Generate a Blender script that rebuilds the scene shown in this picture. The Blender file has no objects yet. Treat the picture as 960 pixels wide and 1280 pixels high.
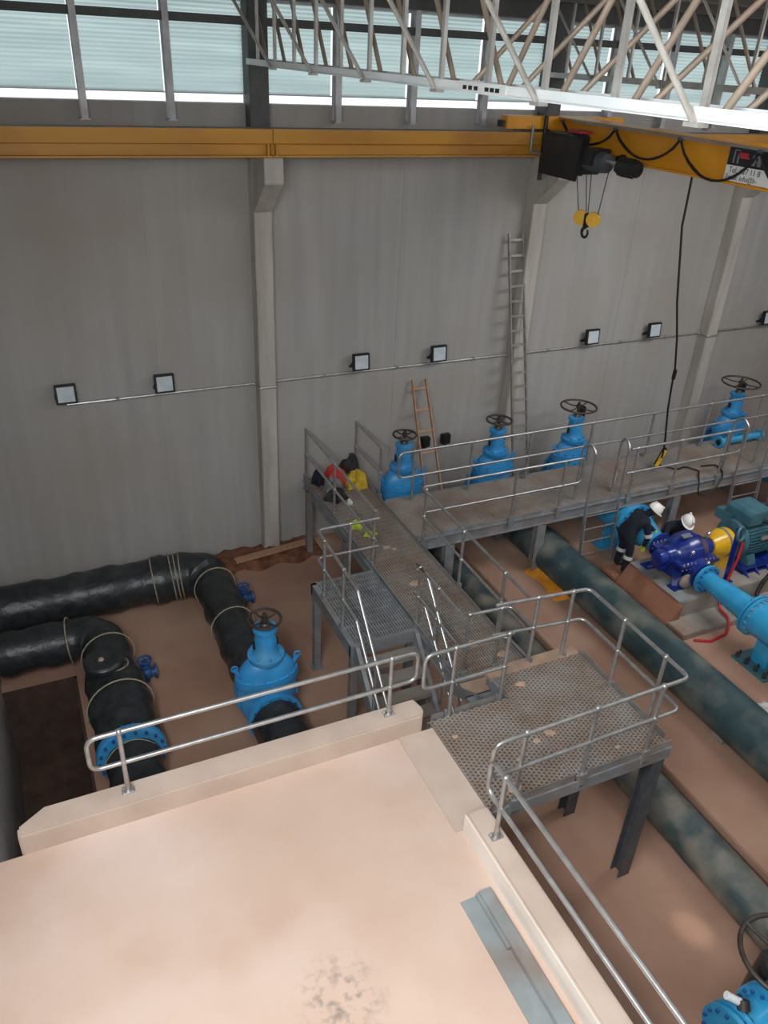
import bpy, bmesh, math, random
from mathutils import Vector, Matrix, Quaternion
random.seed(7)
SC = bpy.context.scene
COL = SC.collection
PI = math.pi
V = Vector

# ------------------------------------------------------------------ materials
def lin(c):
    c = c / 255.0
    return c / 12.92 if c <= 0.04045 else ((c + 0.055) / 1.055) ** 2.4
def rgb(r, g, b):
    return (lin(r), lin(g), lin(b), 1.0)

def mat(name, c1, c2=None, rough=0.6, metal=0.0, scale=3.0, detail=6.0, lo=0.35, hi=0.65,
        bump=0.0, stretch=(1, 1, 1), c3=None, scale3=0.7, lo3=0.5, hi3=0.7, coat=0.0):
    m = bpy.data.materials.new(name)
    m.use_nodes = True
    nt = m.node_tree
    N, L = nt.nodes, nt.links
    b = N['Principled BSDF']
    b.inputs['Roughness'].default_value = rough
    b.inputs['Metallic'].default_value = metal
    b.inputs['Base Color'].default_value = c1
    if coat:
        b.inputs['Coat Weight'].default_value = coat
    if c2 is None:
        return m
    tc = N.new('ShaderNodeTexCoord')
    mp = N.new('ShaderNodeMapping')
    mp.inputs['Scale'].default_value = stretch
    geo = N.new('ShaderNodeNewGeometry')
    L.new(geo.outputs['Position'], mp.inputs['Vector'])
    nz = N.new('ShaderNodeTexNoise')
    nz.inputs['Scale'].default_value = scale
    nz.inputs['Detail'].default_value = detail
    L.new(mp.outputs['Vector'], nz.inputs['Vector'])
    rp = N.new('ShaderNodeMapRange')
    rp.inputs['From Min'].default_value = lo
    rp.inputs['From Max'].default_value = hi
    L.new(nz.outputs['Fac'], rp.inputs['Value'])
    mx = N.new('ShaderNodeMix')
    mx.data_type = 'RGBA'
    mx.inputs['A'].default_value = c1
    mx.inputs['B'].default_value = c2
    L.new(rp.outputs['Result'], mx.inputs['Factor'])
    out = mx.outputs['Result']
    if c3 is not None:
        n3 = N.new('ShaderNodeTexNoise')
        n3.inputs['Scale'].default_value = scale3
        n3.inputs['Detail'].default_value = 4.0
        L.new(geo.outputs['Position'], n3.inputs['Vector'])
        r3 = N.new('ShaderNodeMapRange')
        r3.inputs['From Min'].default_value = lo3
        r3.inputs['From Max'].default_value = hi3
        L.new(n3.outputs['Fac'], r3.inputs['Value'])
        m3 = N.new('ShaderNodeMix')
        m3.data_type = 'RGBA'
        L.new(r3.outputs['Result'], m3.inputs['Factor'])
        L.new(out, m3.inputs['A'])
        m3.inputs['B'].default_value = c3
        out = m3.outputs['Result']
    L.new(out, b.inputs['Base Color'])
    if bump:
        bp = N.new('ShaderNodeBump')
        bp.inputs['Strength'].default_value = bump
        bp.inputs['Distance'].default_value = 0.02
        L.new(nz.outputs['Fac'], bp.inputs['Height'])
        L.new(bp.outputs['Normal'], b.inputs['Normal'])
    return m

M = {}
M['wall'] = mat('wall_concrete', rgb(170, 167, 163), rgb(158, 156, 153), rough=0.9, scale=1.6, stretch=(3.0, 3.0, 0.18), lo=.3, hi=.7,
                c3=rgb(156, 148, 140), scale3=0.35, lo3=.45, hi3=.75)
M['column'] = mat('column_concrete', rgb(186, 180, 173), rgb(165, 158, 150), rough=0.85, scale=2.0, stretch=(2, 2, .4))
M['slab'] = mat('slab_dusty_concrete', rgb(202, 176, 160), rgb(190, 161, 143), rough=0.9, scale=1.1, lo=.3, hi=.75, bump=.05,
                c3=rgb(209, 188, 176), scale3=0.6, lo3=.45, hi3=.7)
M['kerb'] = mat('kerb_concrete', rgb(198, 178, 164), rgb(182, 162, 148), rough=0.9, scale=2.5, lo=.3, hi=.7)
M['floor'] = mat('floor_dust', rgb(168, 132, 112), rgb(148, 112, 94), rough=0.95, scale=0.9, lo=.3, hi=.7, bump=.08,
                 c3=rgb(176, 146, 126), scale3=0.5, lo3=.5, hi3=.75)
M['pit'] = mat('pit_soil_shaded', rgb(84, 64, 54), rgb(64, 48, 42), rough=1.0, scale=4, bump=.3)  # soil colour darkened to paint in the shade of the pit
M['ledge_face'] = mat('ledge_concrete', rgb(140, 104, 86), rgb(118, 86, 70), rough=0.95, scale=1.3)
M['soil'] = mat('red_soil', rgb(132, 88, 66), rgb(96, 60, 44), rough=1.0, scale=7, bump=.5)
M['steel'] = mat('painted_steel_grey', rgb(150, 154, 158), rgb(130, 133, 136), rough=0.5, metal=0.35, scale=5, c3=rgb(140, 122, 108), scale3=1.2, lo3=.5, hi3=.8)
M['steel_dark'] = mat('steel_dark', rgb(92, 96, 100), rgb(76, 80, 86), rough=0.5, metal=0.3, scale=5)
M['galv'] = mat('galvanised_tube', rgb(190, 190, 190), rgb(168, 166, 164), rough=0.35, metal=0.75, scale=9)
M['grating'] = mat('dusty_grating', rgb(160, 152, 146), rgb(146, 128, 114), rough=0.6, metal=0.3, scale=2.2, lo=.35, hi=.65)
M['grating_far'] = mat('dusty_walkway_grating', rgb(150, 141, 133), rgb(134, 116, 103), rough=0.8, metal=0.15, scale=1.5, c3=rgb(122, 118, 114), scale3=.6)
M['dust_plate'] = mat('dust_covered_plate', rgb(176, 146, 124), rgb(150, 126, 108), rough=0.9, scale=4)
M['dust_clump'] = mat('dried_mud', rgb(190, 160, 138), rgb(170, 140, 118), rough=1.0, scale=9)
M['yellow'] = mat('crane_yellow', rgb(214, 146, 28), rgb(200, 130, 22), rough=0.4, scale=1.2)
M['runway'] = mat('runway_yellow', rgb(200, 144, 52), rgb(180, 126, 48), rough=0.5, scale=1.0, stretch=(.4, 1, 2), c3=rgb(166, 112, 44), scale3=.5)
M['truss'] = mat('galvanised_angle', rgb(192, 188, 182), rgb(170, 164, 158), rough=0.45, metal=0.35, scale=5)
M['truss_tube'] = mat('primer_tube', rgb(170, 150, 132), rgb(150, 134, 120), rough=0.55, metal=0.2, scale=5)
M['white'] = mat('white_channel', rgb(236, 238, 238), rgb(222, 226, 228), rough=0.5, scale=2)
M['blue'] = mat('valve_blue', rgb(58, 150, 208), rgb(48, 134, 192), rough=0.4, scale=3, c3=rgb(98, 156, 186), scale3=2.0, lo3=.55, hi3=.85)
M['blue_light'] = mat('pipe_light_blue', rgb(56, 158, 204), rgb(44, 142, 190), rough=0.35, scale=3, coat=.3)
M['blue_dark'] = mat('pump_dark_blue', rgb(28, 48, 132), rgb(22, 38, 108), rough=0.3, scale=4, coat=.4)
M['blue_small'] = mat('small_valve_blue', rgb(42, 84, 140), rgb(34, 70, 120), rough=0.5, scale=6)
M['motor'] = mat('motor_teal', rgb(66, 110, 122), rgb(54, 94, 106), rough=0.4, scale=5)
M['cpl_yellow'] = mat('guard_yellow', rgb(226, 178, 24), rgb(214, 160, 20), rough=0.3, scale=4, coat=.4)
M['black'] = mat('black_paint', rgb(34, 35, 37), rgb(26, 27, 29), rough=0.5, scale=6)
M['iron'] = mat('cast_handwheel', rgb(88, 80, 75), rgb(68, 62, 59), rough=0.5, metal=.5, scale=8)
M['rubber'] = mat('cable_rubber', rgb(26, 26, 27), rough=0.6)
M['wrap'] = mat('black_plastic_wrap', rgb(48, 52, 54), rgb(34, 38, 40), rough=0.38, scale=6, bump=.9, c3=rgb(70, 72, 72), scale3=2.2, lo3=.58, hi3=.8)
M['rope'] = mat('binding_rope', rgb(168, 158, 136), rgb(140, 130, 110), rough=0.9, scale=20)
M['pipeA'] = mat('dusty_grey_green_pipe', rgb(70, 82, 82), rgb(52, 66, 68), rough=0.55, scale=2.5, c3=rgb(132, 124, 112), scale3=1.8, lo3=.42, hi3=.66)
M['pipeB'] = mat('dark_green_pipe', rgb(58, 78, 82), rgb(42, 62, 68), rough=0.5, scale=2.5, c3=rgb(116, 116, 106), scale3=1.6, lo3=.46, hi3=.74)
M['alu'] = mat('ladder_aluminium', rgb(176, 170, 164), rgb(150, 142, 136), rough=0.4, metal=.5, scale=6)
M['wood'] = mat('ladder_wood', rgb(186, 146, 118), rgb(164, 122, 96), rough=0.7, scale=4, stretch=(6, 6, 1))
M['navy'] = mat('navy_coverall', rgb(26, 30, 46), rgb(18, 22, 34), rough=0.9, scale=10)
M['skin'] = mat('skin', rgb(112, 76, 58), rough=0.6)
M['helmet'] = mat('white_helmet', rgb(232, 228, 222), rough=0.35)
M['silver'] = mat('reflective_tape', rgb(214, 216, 216), rough=0.35, metal=.2)
M['lime'] = mat('lime_glove', rgb(176, 196, 52), rgb(150, 170, 44), rough=0.8, scale=14)
M['red_cloth'] = mat('red_cloth', rgb(206, 66, 56), rgb(176, 50, 44), rough=0.9, scale=8)
M['yellow_cloth'] = mat('yellow_cloth', rgb(206, 176, 48), rgb(176, 144, 36), rough=0.8, scale=8)
M['dark_cloth'] = mat('dark_cloth', rgb(52, 46, 48), rgb(38, 36, 40), rough=0.9, scale=8)
M['grey_cloth'] = mat('grey_cloth', rgb(128, 130, 128), rgb(100, 104, 104), rough=0.9, scale=8)
M['red_hose'] = mat('red_hose', rgb(176, 30, 40), rough=0.45)
M['orange'] = mat('orange_sheet', rgb(224, 152, 40), rgb(204, 128, 34), rough=0.6, scale=6)
M['channel'] = mat('galvanised_channel', rgb(158, 164, 166), rgb(140, 144, 144), rough=0.5, metal=.3, scale=3, c3=rgb(140, 128, 120), scale3=1.6)
M['plinth'] = mat('plinth_concrete', rgb(148, 140, 132), rgb(128, 118, 110), rough=0.9, scale=2.5, c3=rgb(142, 110, 90), scale3=1.0, lo3=.5, hi3=.75)
M['plinth_red'] = mat('red_dust_concrete', rgb(150, 104, 82), rgb(130, 86, 66), rough=0.95, scale=2)
M['lens'] = mat('floodlight_glass', rgb(206, 214, 220), rgb(190, 200, 208), rough=0.2, scale=6)
M['roof'] = mat('roof_sheet', rgb(96, 94, 90), rgb(84, 82, 78), rough=0.7, scale=1.0, stretch=(8, .4, 1))
M['purlin'] = mat('purlin_steel', rgb(130, 124, 116), rgb(112, 106, 100), rough=0.6, metal=.2, scale=3)
M['mullion'] = mat('window_post_steel', rgb(196, 196, 198), rgb(172, 170, 170), rough=0.5, metal=.3, scale=4)
M['girt'] = mat('girt_steel', rgb(84, 84, 84), rgb(72, 72, 72), rough=0.6, scale=4)
M['sign_white'] = mat('sign_white', rgb(222, 222, 220), rough=0.5)
M['sign_black'] = mat('sign_black', rgb(32, 33, 36), rough=0.5)
M['sign_red'] = mat('sign_red', rgb(170, 44, 56), rough=0.5)
M['sign_grey'] = mat('sign_grey', rgb(120, 122, 124), rough=0.5)
M['white_cloth'] = mat('white_rag', rgb(206, 202, 198), rough=0.9)
M['chrome'] = mat('bright_gauge', rgb(210, 212, 214), rough=0.2, metal=.8)

def glazing_mat():
    m = bpy.data.materials.new('translucent_sheet')
    m.use_nodes = True
    nt = m.node_tree
    N, L = nt.nodes, nt.links
    for n in list(N):
        N.remove(n)
    out = N.new('ShaderNodeOutputMaterial')
    geo = N.new('ShaderNodeNewGeometry')
    sep = N.new('ShaderNodeSeparateXYZ')
    L.new(geo.outputs['Position'], sep.inputs[0])
    mul = N.new('ShaderNodeMath'); mul.operation = 'MULTIPLY'; mul.inputs[1].default_value = 2 * PI / 0.055
    L.new(sep.outputs['Z'], mul.inputs[0])
    sn = N.new('ShaderNodeMath'); sn.operation = 'SINE'
    L.new(mul.outputs[0], sn.inputs[0])
    nz = N.new('ShaderNodeTexNoise'); nz.inputs['Scale'].default_value = 1.0
    mp = N.new('ShaderNodeMapping'); mp.inputs['Scale'].default_value = (.5, 1, 7)
    L.new(geo.outputs['Position'], mp.inputs[0]); L.new(mp.outputs[0], nz.inputs['Vector'])
    add = N.new('ShaderNodeMath'); add.operation = 'MULTIPLY_ADD'; add.inputs[1].default_value = .08
    L.new(sn.outputs[0], add.inputs[0]); L.new(nz.outputs['Fac'], add.inputs[2])
    rp = N.new('ShaderNodeMapRange'); rp.inputs['From Min'].default_value = .3; rp.inputs['From Max'].default_value = .7
    L.new(add.outputs[0], rp.inputs['Value'])
    mx = N.new('ShaderNodeMix'); mx.data_type = 'RGBA'
    mx.inputs['A'].default_value = rgb(176, 194, 192); mx.inputs['B'].default_value = rgb(198, 214, 212)
    L.new(rp.outputs['Result'], mx.inputs['Factor'])
    tr = N.new('ShaderNodeBsdfTranslucent')
    L.new(mx.outputs['Result'], tr.inputs['Color'])
    df = N.new('ShaderNodeBsdfDiffuse'); df.inputs['Color'].default_value = rgb(120, 132, 132)
    ms = N.new('ShaderNodeMixShader'); ms.inputs[0].default_value = .15
    L.new(tr.outputs[0], ms.inputs[1]); L.new(df.outputs[0], ms.inputs[2])
    L.new(ms.outputs[0], out.inputs['Surface'])
    return m
M['glazing'] = glazing_mat()

def spill(m, cx, cy, rad, col):
    nt = m.node_tree; N, L = nt.nodes, nt.links
    b = N['Principled BSDF']; src = b.inputs['Base Color'].links[0].from_socket
    geo = N.new('ShaderNodeNewGeometry')
    ds = N.new('ShaderNodeVectorMath'); ds.operation = 'DISTANCE'; ds.inputs[1].default_value = (cx, cy, 2.26)
    L.new(geo.outputs['Position'], ds.inputs[0])
    r1 = N.new('ShaderNodeMapRange'); r1.inputs['From Min'].default_value = rad; r1.inputs['From Max'].default_value = rad * .3
    L.new(ds.outputs['Value'], r1.inputs['Value'])
    nz = N.new('ShaderNodeTexNoise'); nz.inputs['Scale'].default_value = 13; nz.inputs['Detail'].default_value = 8
    L.new(geo.outputs['Position'], nz.inputs['Vector'])
    r2 = N.new('ShaderNodeMapRange'); r2.inputs['From Min'].default_value = .46; r2.inputs['From Max'].default_value = .66
    L.new(nz.outputs['Fac'], r2.inputs['Value'])
    mu = N.new('ShaderNodeMath'); mu.operation = 'MULTIPLY'
    L.new(r1.outputs['Result'], mu.inputs[0]); L.new(r2.outputs['Result'], mu.inputs[1])
    mx = N.new('ShaderNodeMix'); mx.data_type = 'RGBA'; mx.inputs['B'].default_value = col
    L.new(mu.outputs[0], mx.inputs['Factor']); L.new(src, mx.inputs['A']); L.new(mx.outputs['Result'], b.inputs['Base Color'])
spill(M['slab'], 1.42, 3.2, .42, rgb(150, 134, 124))
# ------------------------------------------------------------------ mesh builder
class MB:
    def __init__(s):
        s.v = []; s.f = []; s.mi = []; s.cur = 0
    def add(s, vs, fs, T=None):
        o = len(s.v)
        for p in vs:
            p = V(p)
            s.v.append(T @ p if T is not None else p)
        for f in fs:
            s.f.append([i + o for i in f]); s.mi.append(s.cur)
        return s
    def box(s, c, d, T=None, R=None):
        x, y, z = d[0] / 2, d[1] / 2, d[2] / 2
        vs = [V((a, b, e)) for a in (-x, x) for b in (-y, y) for e in (-z, z)]
        if R is not None:
            vs = [R @ p for p in vs]
        vs = [p + V(c) for p in vs]
        return s.add(vs, [(0, 1, 3, 2), (4, 6, 7, 5), (0, 4, 5, 1), (2, 3, 7, 6), (0, 2, 6, 4), (1, 5, 7, 3)], T)
    def bx(s, x0, x1, y0, y1, z0, z1, T=None):
        return s.box(((x0 + x1) / 2, (y0 + y1) / 2, (z0 + z1) / 2), (x1 - x0, y1 - y0, z1 - z0), T)
    def bar(s, p, q, w, h, up=(0, 0, 1), T=None):
        p, q = V(p), V(q); d = (q - p); L = d.length; d.normalize()
        u = V(up)
        if abs(d.dot(u)) > .98:
            u = V((1, 0, 0))
        a = d.cross(u).normalized(); b = a.cross(d).normalized()
        vs = []
        for t in (p, q):
            for i, j in ((-1, -1), (1, -1), (1, 1), (-1, 1)):
                vs.append(t + a * (i * w / 2) + b * (j * h / 2))
        return s.add(vs, [(3, 2, 1, 0), (4, 5, 6, 7), (0, 1, 5, 4), (1, 2, 6, 5), (2, 3, 7, 6), (3, 0, 4, 7)], T)
    def cyl(s, p, q, r0, r1=None, n=16, T=None, cap=True):
        r1 = r0 if r1 is None else r1
        p, q = V(p), V(q); d = (q - p).normalized()
        u = V((0, 0, 1)) if abs(d.z) < .9 else V((1, 0, 0))
        a = d.cross(u).normalized(); b = d.cross(a)
        vs = []
        for t, r in ((p, r0), (q, r1)):
            for i in range(n):
                an = 2 * PI * i / n
                vs.append(t + a * (r * math.cos(an)) + b * (r * math.sin(an)))
        fs = [(i, n + i, n + (i + 1) % n, (i + 1) % n) for i in range(n)]
        if cap:
            fs += [tuple(range(n)), tuple(range(2 * n - 1, n - 1, -1))]
        return s.add(vs, fs, T)
    def lathe(s, prof, T=None, n=28, sx=1.0, sy=1.0):
        # prof: list of (r, z); revolved about z
        vs = []
        for r, z in prof:
            for i in range(n):
                a = 2 * PI * i / n
                vs.append((r * math.cos(a) * sx, r * math.sin(a) * sy, z))
        fs = []
        for k in range(len(prof) - 1):
            for i in range(n):
                j = (i + 1) % n
                fs.append((k * n + i, k * n + j, (k + 1) * n + j, (k + 1) * n + i))
        fs.append(tuple(range(n - 1, -1, -1)))
        fs.append(tuple(range((len(prof) - 1) * n, len(prof) * n)))
        return s.add(vs, fs, T)
    def ball(s, c, r, n=10, T=None, sc=(1, 1, 1)):
        prof = []
        vs = []; m = n // 2 + 1
        vs.append(V((0, 0, -1)))
        for k in range(1, m):
            t = -PI / 2 + PI * k / m
            for i in range(n):
                a = 2 * PI * i / n
                vs.append(V((math.cos(t) * math.cos(a), math.cos(t) * math.sin(a), math.sin(t))))
        vs.append(V((0, 0, 1)))
        fs = []
        for i in range(n):
            fs.append((0, 1 + (i + 1) % n, 1 + i))
        for k in range(m - 2):
            for i in range(n):
                a0 = 1 + k * n + i; a1 = 1 + k * n + (i + 1) % n
                fs.append((a0, a1, a1 + n, a0 + n))
        l = len(vs) - 1; o = 1 + (m - 2) * n
        for i in range(n):
            fs.append((o + i, o + (i + 1) % n, l))
        vs = [V((p.x * r * sc[0], p.y * r * sc[1], p.z * r * sc[2])) + V(c) for p in vs]
        return s.add(vs, fs, T)
    def tube(s, pts, r, n=10, bend=0.0, closed=False, T=None, bs=6):
        pts = [V(p) for p in pts]
        rs = r if isinstance(r, (list, tuple)) else None
        if bend > 0:
            out = []; m = len(pts)
            for i, p in enumerate(pts):
                if not closed and (i == 0 or i == m - 1):
                    out.append(p); continue
                a = pts[i - 1]; b = pts[(i + 1) % m]
                da = (a - p); db = (b - p)
                la, lb = da.length, db.length
                da.normalize(); db.normalize()
                ang = da.angle(db)
                if ang > 3.05:
                    out.append(p); continue
                t = min(bend / math.tan(ang / 2), la * .49, lb * .49)
                p0 = p + da * t; p1 = p + db * t
                for k in range(bs + 1):
                    u = k / bs
                    out.append(p0 * (1 - u) ** 2 + p * (2 * u * (1 - u)) + p1 * u ** 2)
            pts = out
        m = len(pts)
        tang = []
        for i in range(m):
            if closed:
                t = pts[(i + 1) % m] - pts[i - 1]
            else:
                t = pts[min(i + 1, m - 1)] - pts[max(i - 1, 0)]
            tang.append(t.normalized())
        u = V((0, 0, 1)) if abs(tang[0].z) < .9 else V((1, 0, 0))
        a = (u - tang[0] * u.dot(tang[0])).normalized()
        vs = []
        for i in range(m):
            t = tang[i]
            a = (a - t * a.dot(t))
            if a.length < 1e-6:
                a = t.orthogonal()
            a.normalize()
            b = t.cross(a)
            rr = rs[i] if rs and len(rs) == m else (r if not rs else rs[0])
            for k in range(n):
                an = 2 * PI * k / n
                vs.append(pts[i] + a * (rr * math.cos(an)) + b * (rr * math.sin(an)))
        fs = []
        for i in range(m if closed else m - 1):
            i2 = (i + 1) % m
            for k in range(n):
                k2 = (k + 1) % n
                fs.append((i * n + k, i * n + k2, i2 * n + k2, i2 * n + k))
        if not closed:
            fs += [tuple(range(n - 1, -1, -1)), tuple(range((m - 1) * n, m * n))]
        return s.add(vs, fs, T)
    def ring(s, c, R, r, axis=(0, 0, 1), n=32, m=8, T=None):
        ax = V(axis).normalized(); a = ax.orthogonal().normalized(); b = ax.cross(a)
        return s.tube([V(c) + a * (R * math.cos(2 * PI * i / n)) + b * (R * math.sin(2 * PI * i / n)) for i in range(n)], r, n=m, closed=True, T=T)
    def prism(s, poly, d0, d1, axis='x', T=None):
        # poly in the other two axes, extruded along axis
        n = len(poly); vs = []
        for d in (d0, d1):
            for p, q in poly:
                vs.append({'x': (d, p, q), 'y': (p, d, q), 'z': (p, q, d)}[axis])
        fs = [tuple(range(n)), tuple(range(2 * n - 1, n - 1, -1))] + [(i, n + i, n + (i + 1) % n, (i + 1) % n) for i in range(n)]
        return s.add(vs, fs, T)
    def build(s, name, m, parent=None, bevel=0.0, smooth=True, origin=None):
        me = bpy.data.meshes.new(name)
        mats = m if isinstance(m, list) else [m]
        off = V(origin) if origin is not None else (parent.location if parent is not None and parent.get('_root') else V((0, 0, 0)))
        me.from_pydata([tuple(p - off) for p in s.v], [], s.f)
        for k in mats:
            me.materials.append(M[k])
        if len(mats) > 1:
            me.polygons.foreach_set('material_index', s.mi)
        bm = bmesh.new(); bm.from_mesh(me)
        bmesh.ops.recalc_face_normals(bm, faces=bm.faces)
        if bevel > 0:
            es = [e for e in bm.edges if len(e.link_faces) == 2 and e.calc_face_angle(0) > .6]
            bmesh.ops.bevel(bm, geom=es, offset=bevel, segments=2, affect='EDGES', clamp_overlap=True)
        bm.to_mesh(me); bm.free()
        if smooth:
            me.shade_smooth()
            me.set_sharp_from_angle(angle=math.radians(38))
        o = bpy.data.objects.new(name, me)
        COL.objects.link(o)
        if parent is not None:
            o.parent = parent
            if not parent.get('_root'):
                o.matrix_parent_inverse = Matrix.Identity(4)
                # sub-part: mesh is given in world space; parent mesh part sits at its root's origin
                r = parent
                while r.parent is not None:
                    r = r.parent
                o.data.transform(Matrix.Translation(-r.location))
        elif origin is not None:
            o.location = off
        return o

def thing(name, label, cat, loc=(0, 0, 0), group=None):
    o = bpy.data.objects.new(name, None)
    o.empty_display_size = .2
    COL.objects.link(o)
    o.location = loc
    o['label'] = label; o['category'] = cat
    o['_root'] = 1
    if group:
        o['group'] = group
    return o
def tag(o, label, cat, group=None):
    o['label'] = label; o['category'] = cat
    if group:
        o['group'] = group
    return o
def struct(name, mb, m, parent=None, bevel=0.0, **k):
    o = mb.build(name, m, parent, bevel, **k)
    if parent is None:
        o['kind'] = 'structure'
    return o
def sub(o, label):
    o['label'] = label
    return o

# ================================================================== SETTING
FL = 0.3     # raised pump floor
WG = 1.6     # walkway level
PF = 2.26    # slab / upper platform level
WY = 13.15   # back wall face
XL = -1.2   # left wall face

mb = MB()
mb.bx(-0.12, 7.15, 6.6, WY + .2, -1.7, 0)
mb.bx(XL, -0.12, 6.6, 7.0, -1.7, 0); mb.bx(XL, -0.12, 10.55, WY + .2, -1.7, 0)
mb.bx(2.8, 7.15, -1.5, 6.6, -.9, 0)
struct('floor', mb, 'floor')
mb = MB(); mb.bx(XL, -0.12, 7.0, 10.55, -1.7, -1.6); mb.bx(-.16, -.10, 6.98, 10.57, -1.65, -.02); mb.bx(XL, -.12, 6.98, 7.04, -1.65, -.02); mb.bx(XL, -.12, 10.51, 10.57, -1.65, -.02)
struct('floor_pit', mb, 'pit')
mb = MB(); mb.bx(7.15, 21, -1.5, WY + .2, -.9, FL)
struct('floor_raised', mb, 'floor', bevel=.015)
# slab the camera looks over
mb = MB(); mb.bx(XL, 3.08, -2.0, 5.5, PF - .3, PF)
struct('floor_slab', mb, 'slab')
mb = MB(); mb.bx(3.0, 3.08, -2.0, 5.5, -.0, PF - .3); mb.bx(XL, 3.08, 5.3, 5.5, 0, PF - .3)
struct('wall_slab_front', mb, 'ledge_face')
mb = MB(); mb.prism([(-.80, 5.5), (3.28, 5.5), (3.34, 5.6), (3.30, 5.78), (-.56, 5.78), (-.80, 5.62)], PF - .4, PF + .25, 'z')
struct('trim_1', mb, 'kerb', bevel=.02)
mb = MB(); mb.bx(3.08, 3.32, -2.0, 4.2, PF - .4, PF + .25)
o = struct('trim_2', mb, 'kerb', bevel=.02)
M['kerb_lit'] = mat('kerb_lit_face', rgb(232, 224, 216), rgb(222, 210, 200), rough=.85, scale=2)  # paler kerb tone, paints in the light falling from the left
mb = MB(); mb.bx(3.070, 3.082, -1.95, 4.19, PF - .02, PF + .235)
mb.build('kerb_lit_face', 'kerb_lit', o)
mb = MB(); mb.bx(3.0, 3.42, 4.2, 5.5, PF - .06, PF + .012)
struct('trim_3', mb, 'kerb')

# back wall: precast panels with open joints
mb = MB()
xs = [-1.3, 2.02, 3.85, 6.45, 9.15, 11.7, 14.35, 17.0, 21.0]
for a, b in zip(xs[:-1], xs[1:]):
    mb.bx(a + .002, b - .002, WY, WY + .18, 0, 7.96)
mb.bx(-1.3, 21, WY + .008, WY + .16, 0, 7.95)
struct('wall_back', mb, 'wall')
mb = MB(); mb.bx(XL - .2, XL, -2.2, WY + .2, -1.8, 8.0); mb.bx(XL - .2, XL, 6.0, WY + .2, 8.0, 9.7); mb.bx(XL - .2, XL, -2.2, WY + .2, 9.5, 10.6)
struct('wall_left', mb, 'wall')
for i, y in enumerate((-2.0, -.67, .67, 2.0, 3.33, 4.67)):
    mb = MB(); mb.bx(XL - .12, XL - .11, y, y + 1.28, 8.05, 9.5)
    w = struct('window_%d' % (i + 30), mb, 'glazing', smooth=False)
    f = MB(); f.bx(XL - .15, XL - .02, y + 1.27, y + 1.34, 8.0, 9.5); f.bx(XL - .15, XL - .02, y, y + 1.3, 8.0, 8.05)
    f.build('window_frame', 'mullion', w)

# windows above the wall
mx = [-1.25, .05, 1.35, 2.56, 3.85, 5.15, 6.46, 7.80, 9.15, 10.44, 11.72, 13.0, 14.35, 15.7, 17.0, 18.3]
for i, (a, b) in enumerate(zip(mx[:-1], mx[1:])):
    mb = MB()
    z0 = 8.095; n = 44
    # corrugated sheet as real ribs
    vs = []; fs = []
    for k in range(n + 1):
        z = z0 + (9.3 - z0) * k / n
        y = WY + .05 + (.012 if k % 2 else 0)
        vs += [(a + .05, y, z), (b - .05, y, z)]
    for k in range(n):
        fs.append((2 * k, 2 * k + 1, 2 * k + 3, 2 * k + 2))
    mb.add(vs, fs)
    w = struct('window_%d' % (i + 1), mb, 'glazing', smooth=False)
    f = MB(); f.bx(a + .04, b - .04, WY - .0, WY + .10, 8.085, 8.10); f.bx(a + .04, b - .04, WY + .0, WY + .1, 9.28, 9.32)
    f.bx(a + .04, b - .04, WY + .02, WY + .12, 7.955, 7.972)
    f.build('window_frame', 'mullion', w)
for i, x in enumerate(mx[1:]):
    mb = MB()
    if abs(x - 3.85) < .02 or abs(x - 9.15) < .02 or abs(x - 14.35) < .02:
        mb.bx(x - .15, x + .15, WY - .27, WY + .1, 7.3, 9.6)
        struct('trim_%d' % (i + 10), mb, 'girt', bevel=.01)
    else:
        mb.bx(x - .045, x + .045, WY - .2, WY - .185, 7.75, 9.6); mb.bx(x - .045, x + .045, WY - .015, WY, 7.75, 9.6)
        mb.bx(x - .007, x + .007, WY - .2, WY, 7.75, 9.6); mb.bx(x - .07, x + .07, WY - .21, WY, 7.73, 7.75)
        struct('trim_%d' % (i + 10), mb, 'mullion')
mb = MB()
mb.bx(-1.3, 21, WY - .16, WY + .03, 9.03, 9.09)
mb.bx(-1.3, 21, WY - .16, WY - .13, 8.98, 9.03)
struct('trim_5', mb, 'girt')
mb = MB(); mb.bx(-1.3, 21, WY - .3, WY + .2, 9.32, 9.62)
struct('trim_6', mb, 'girt')

# roof over the far part of the hall
mb = MB()
def rz(y): return 9.68 + .055 * (WY - y)
mb.prism([(WY + .6, rz(WY + .6)), (4.0, rz(4.0)), (4.0, rz(4.0) + .06), (WY + .6, rz(WY + .6) + .06)], -1.3, 21, 'x')
mb.prism([(4.0, rz(4.0)), (-2.0, rz(4.0)), (-2.0, rz(4.0) + .06), (4.0, rz(4.0) + .06)], -1.3, 21, 'x')
cl = struct('ceiling', mb, 'roof')
mb = MB(); mb.bx(21, 21.2, -2.2, WY + .2, -.9, 7.9)
struct('wall_right', mb, 'wall')
mb = MB(); mb.bx(XL, 21, -2.2, -2.0, -.9, 7.9)
struct('wall_front', mb, 'wall')
for y in (12.4, 11.2, 10.0, 8.8, 7.6, 6.4, 5.2):
    p = MB(); z = rz(y)
    p.bx(-1.3, 21, y - .03, y + .03, z - .16, z); p.bx(-1.3, 21, y - .09, y + .03, z - .17, z - .155)
    p.build('purlin', 'purlin', cl)

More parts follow.
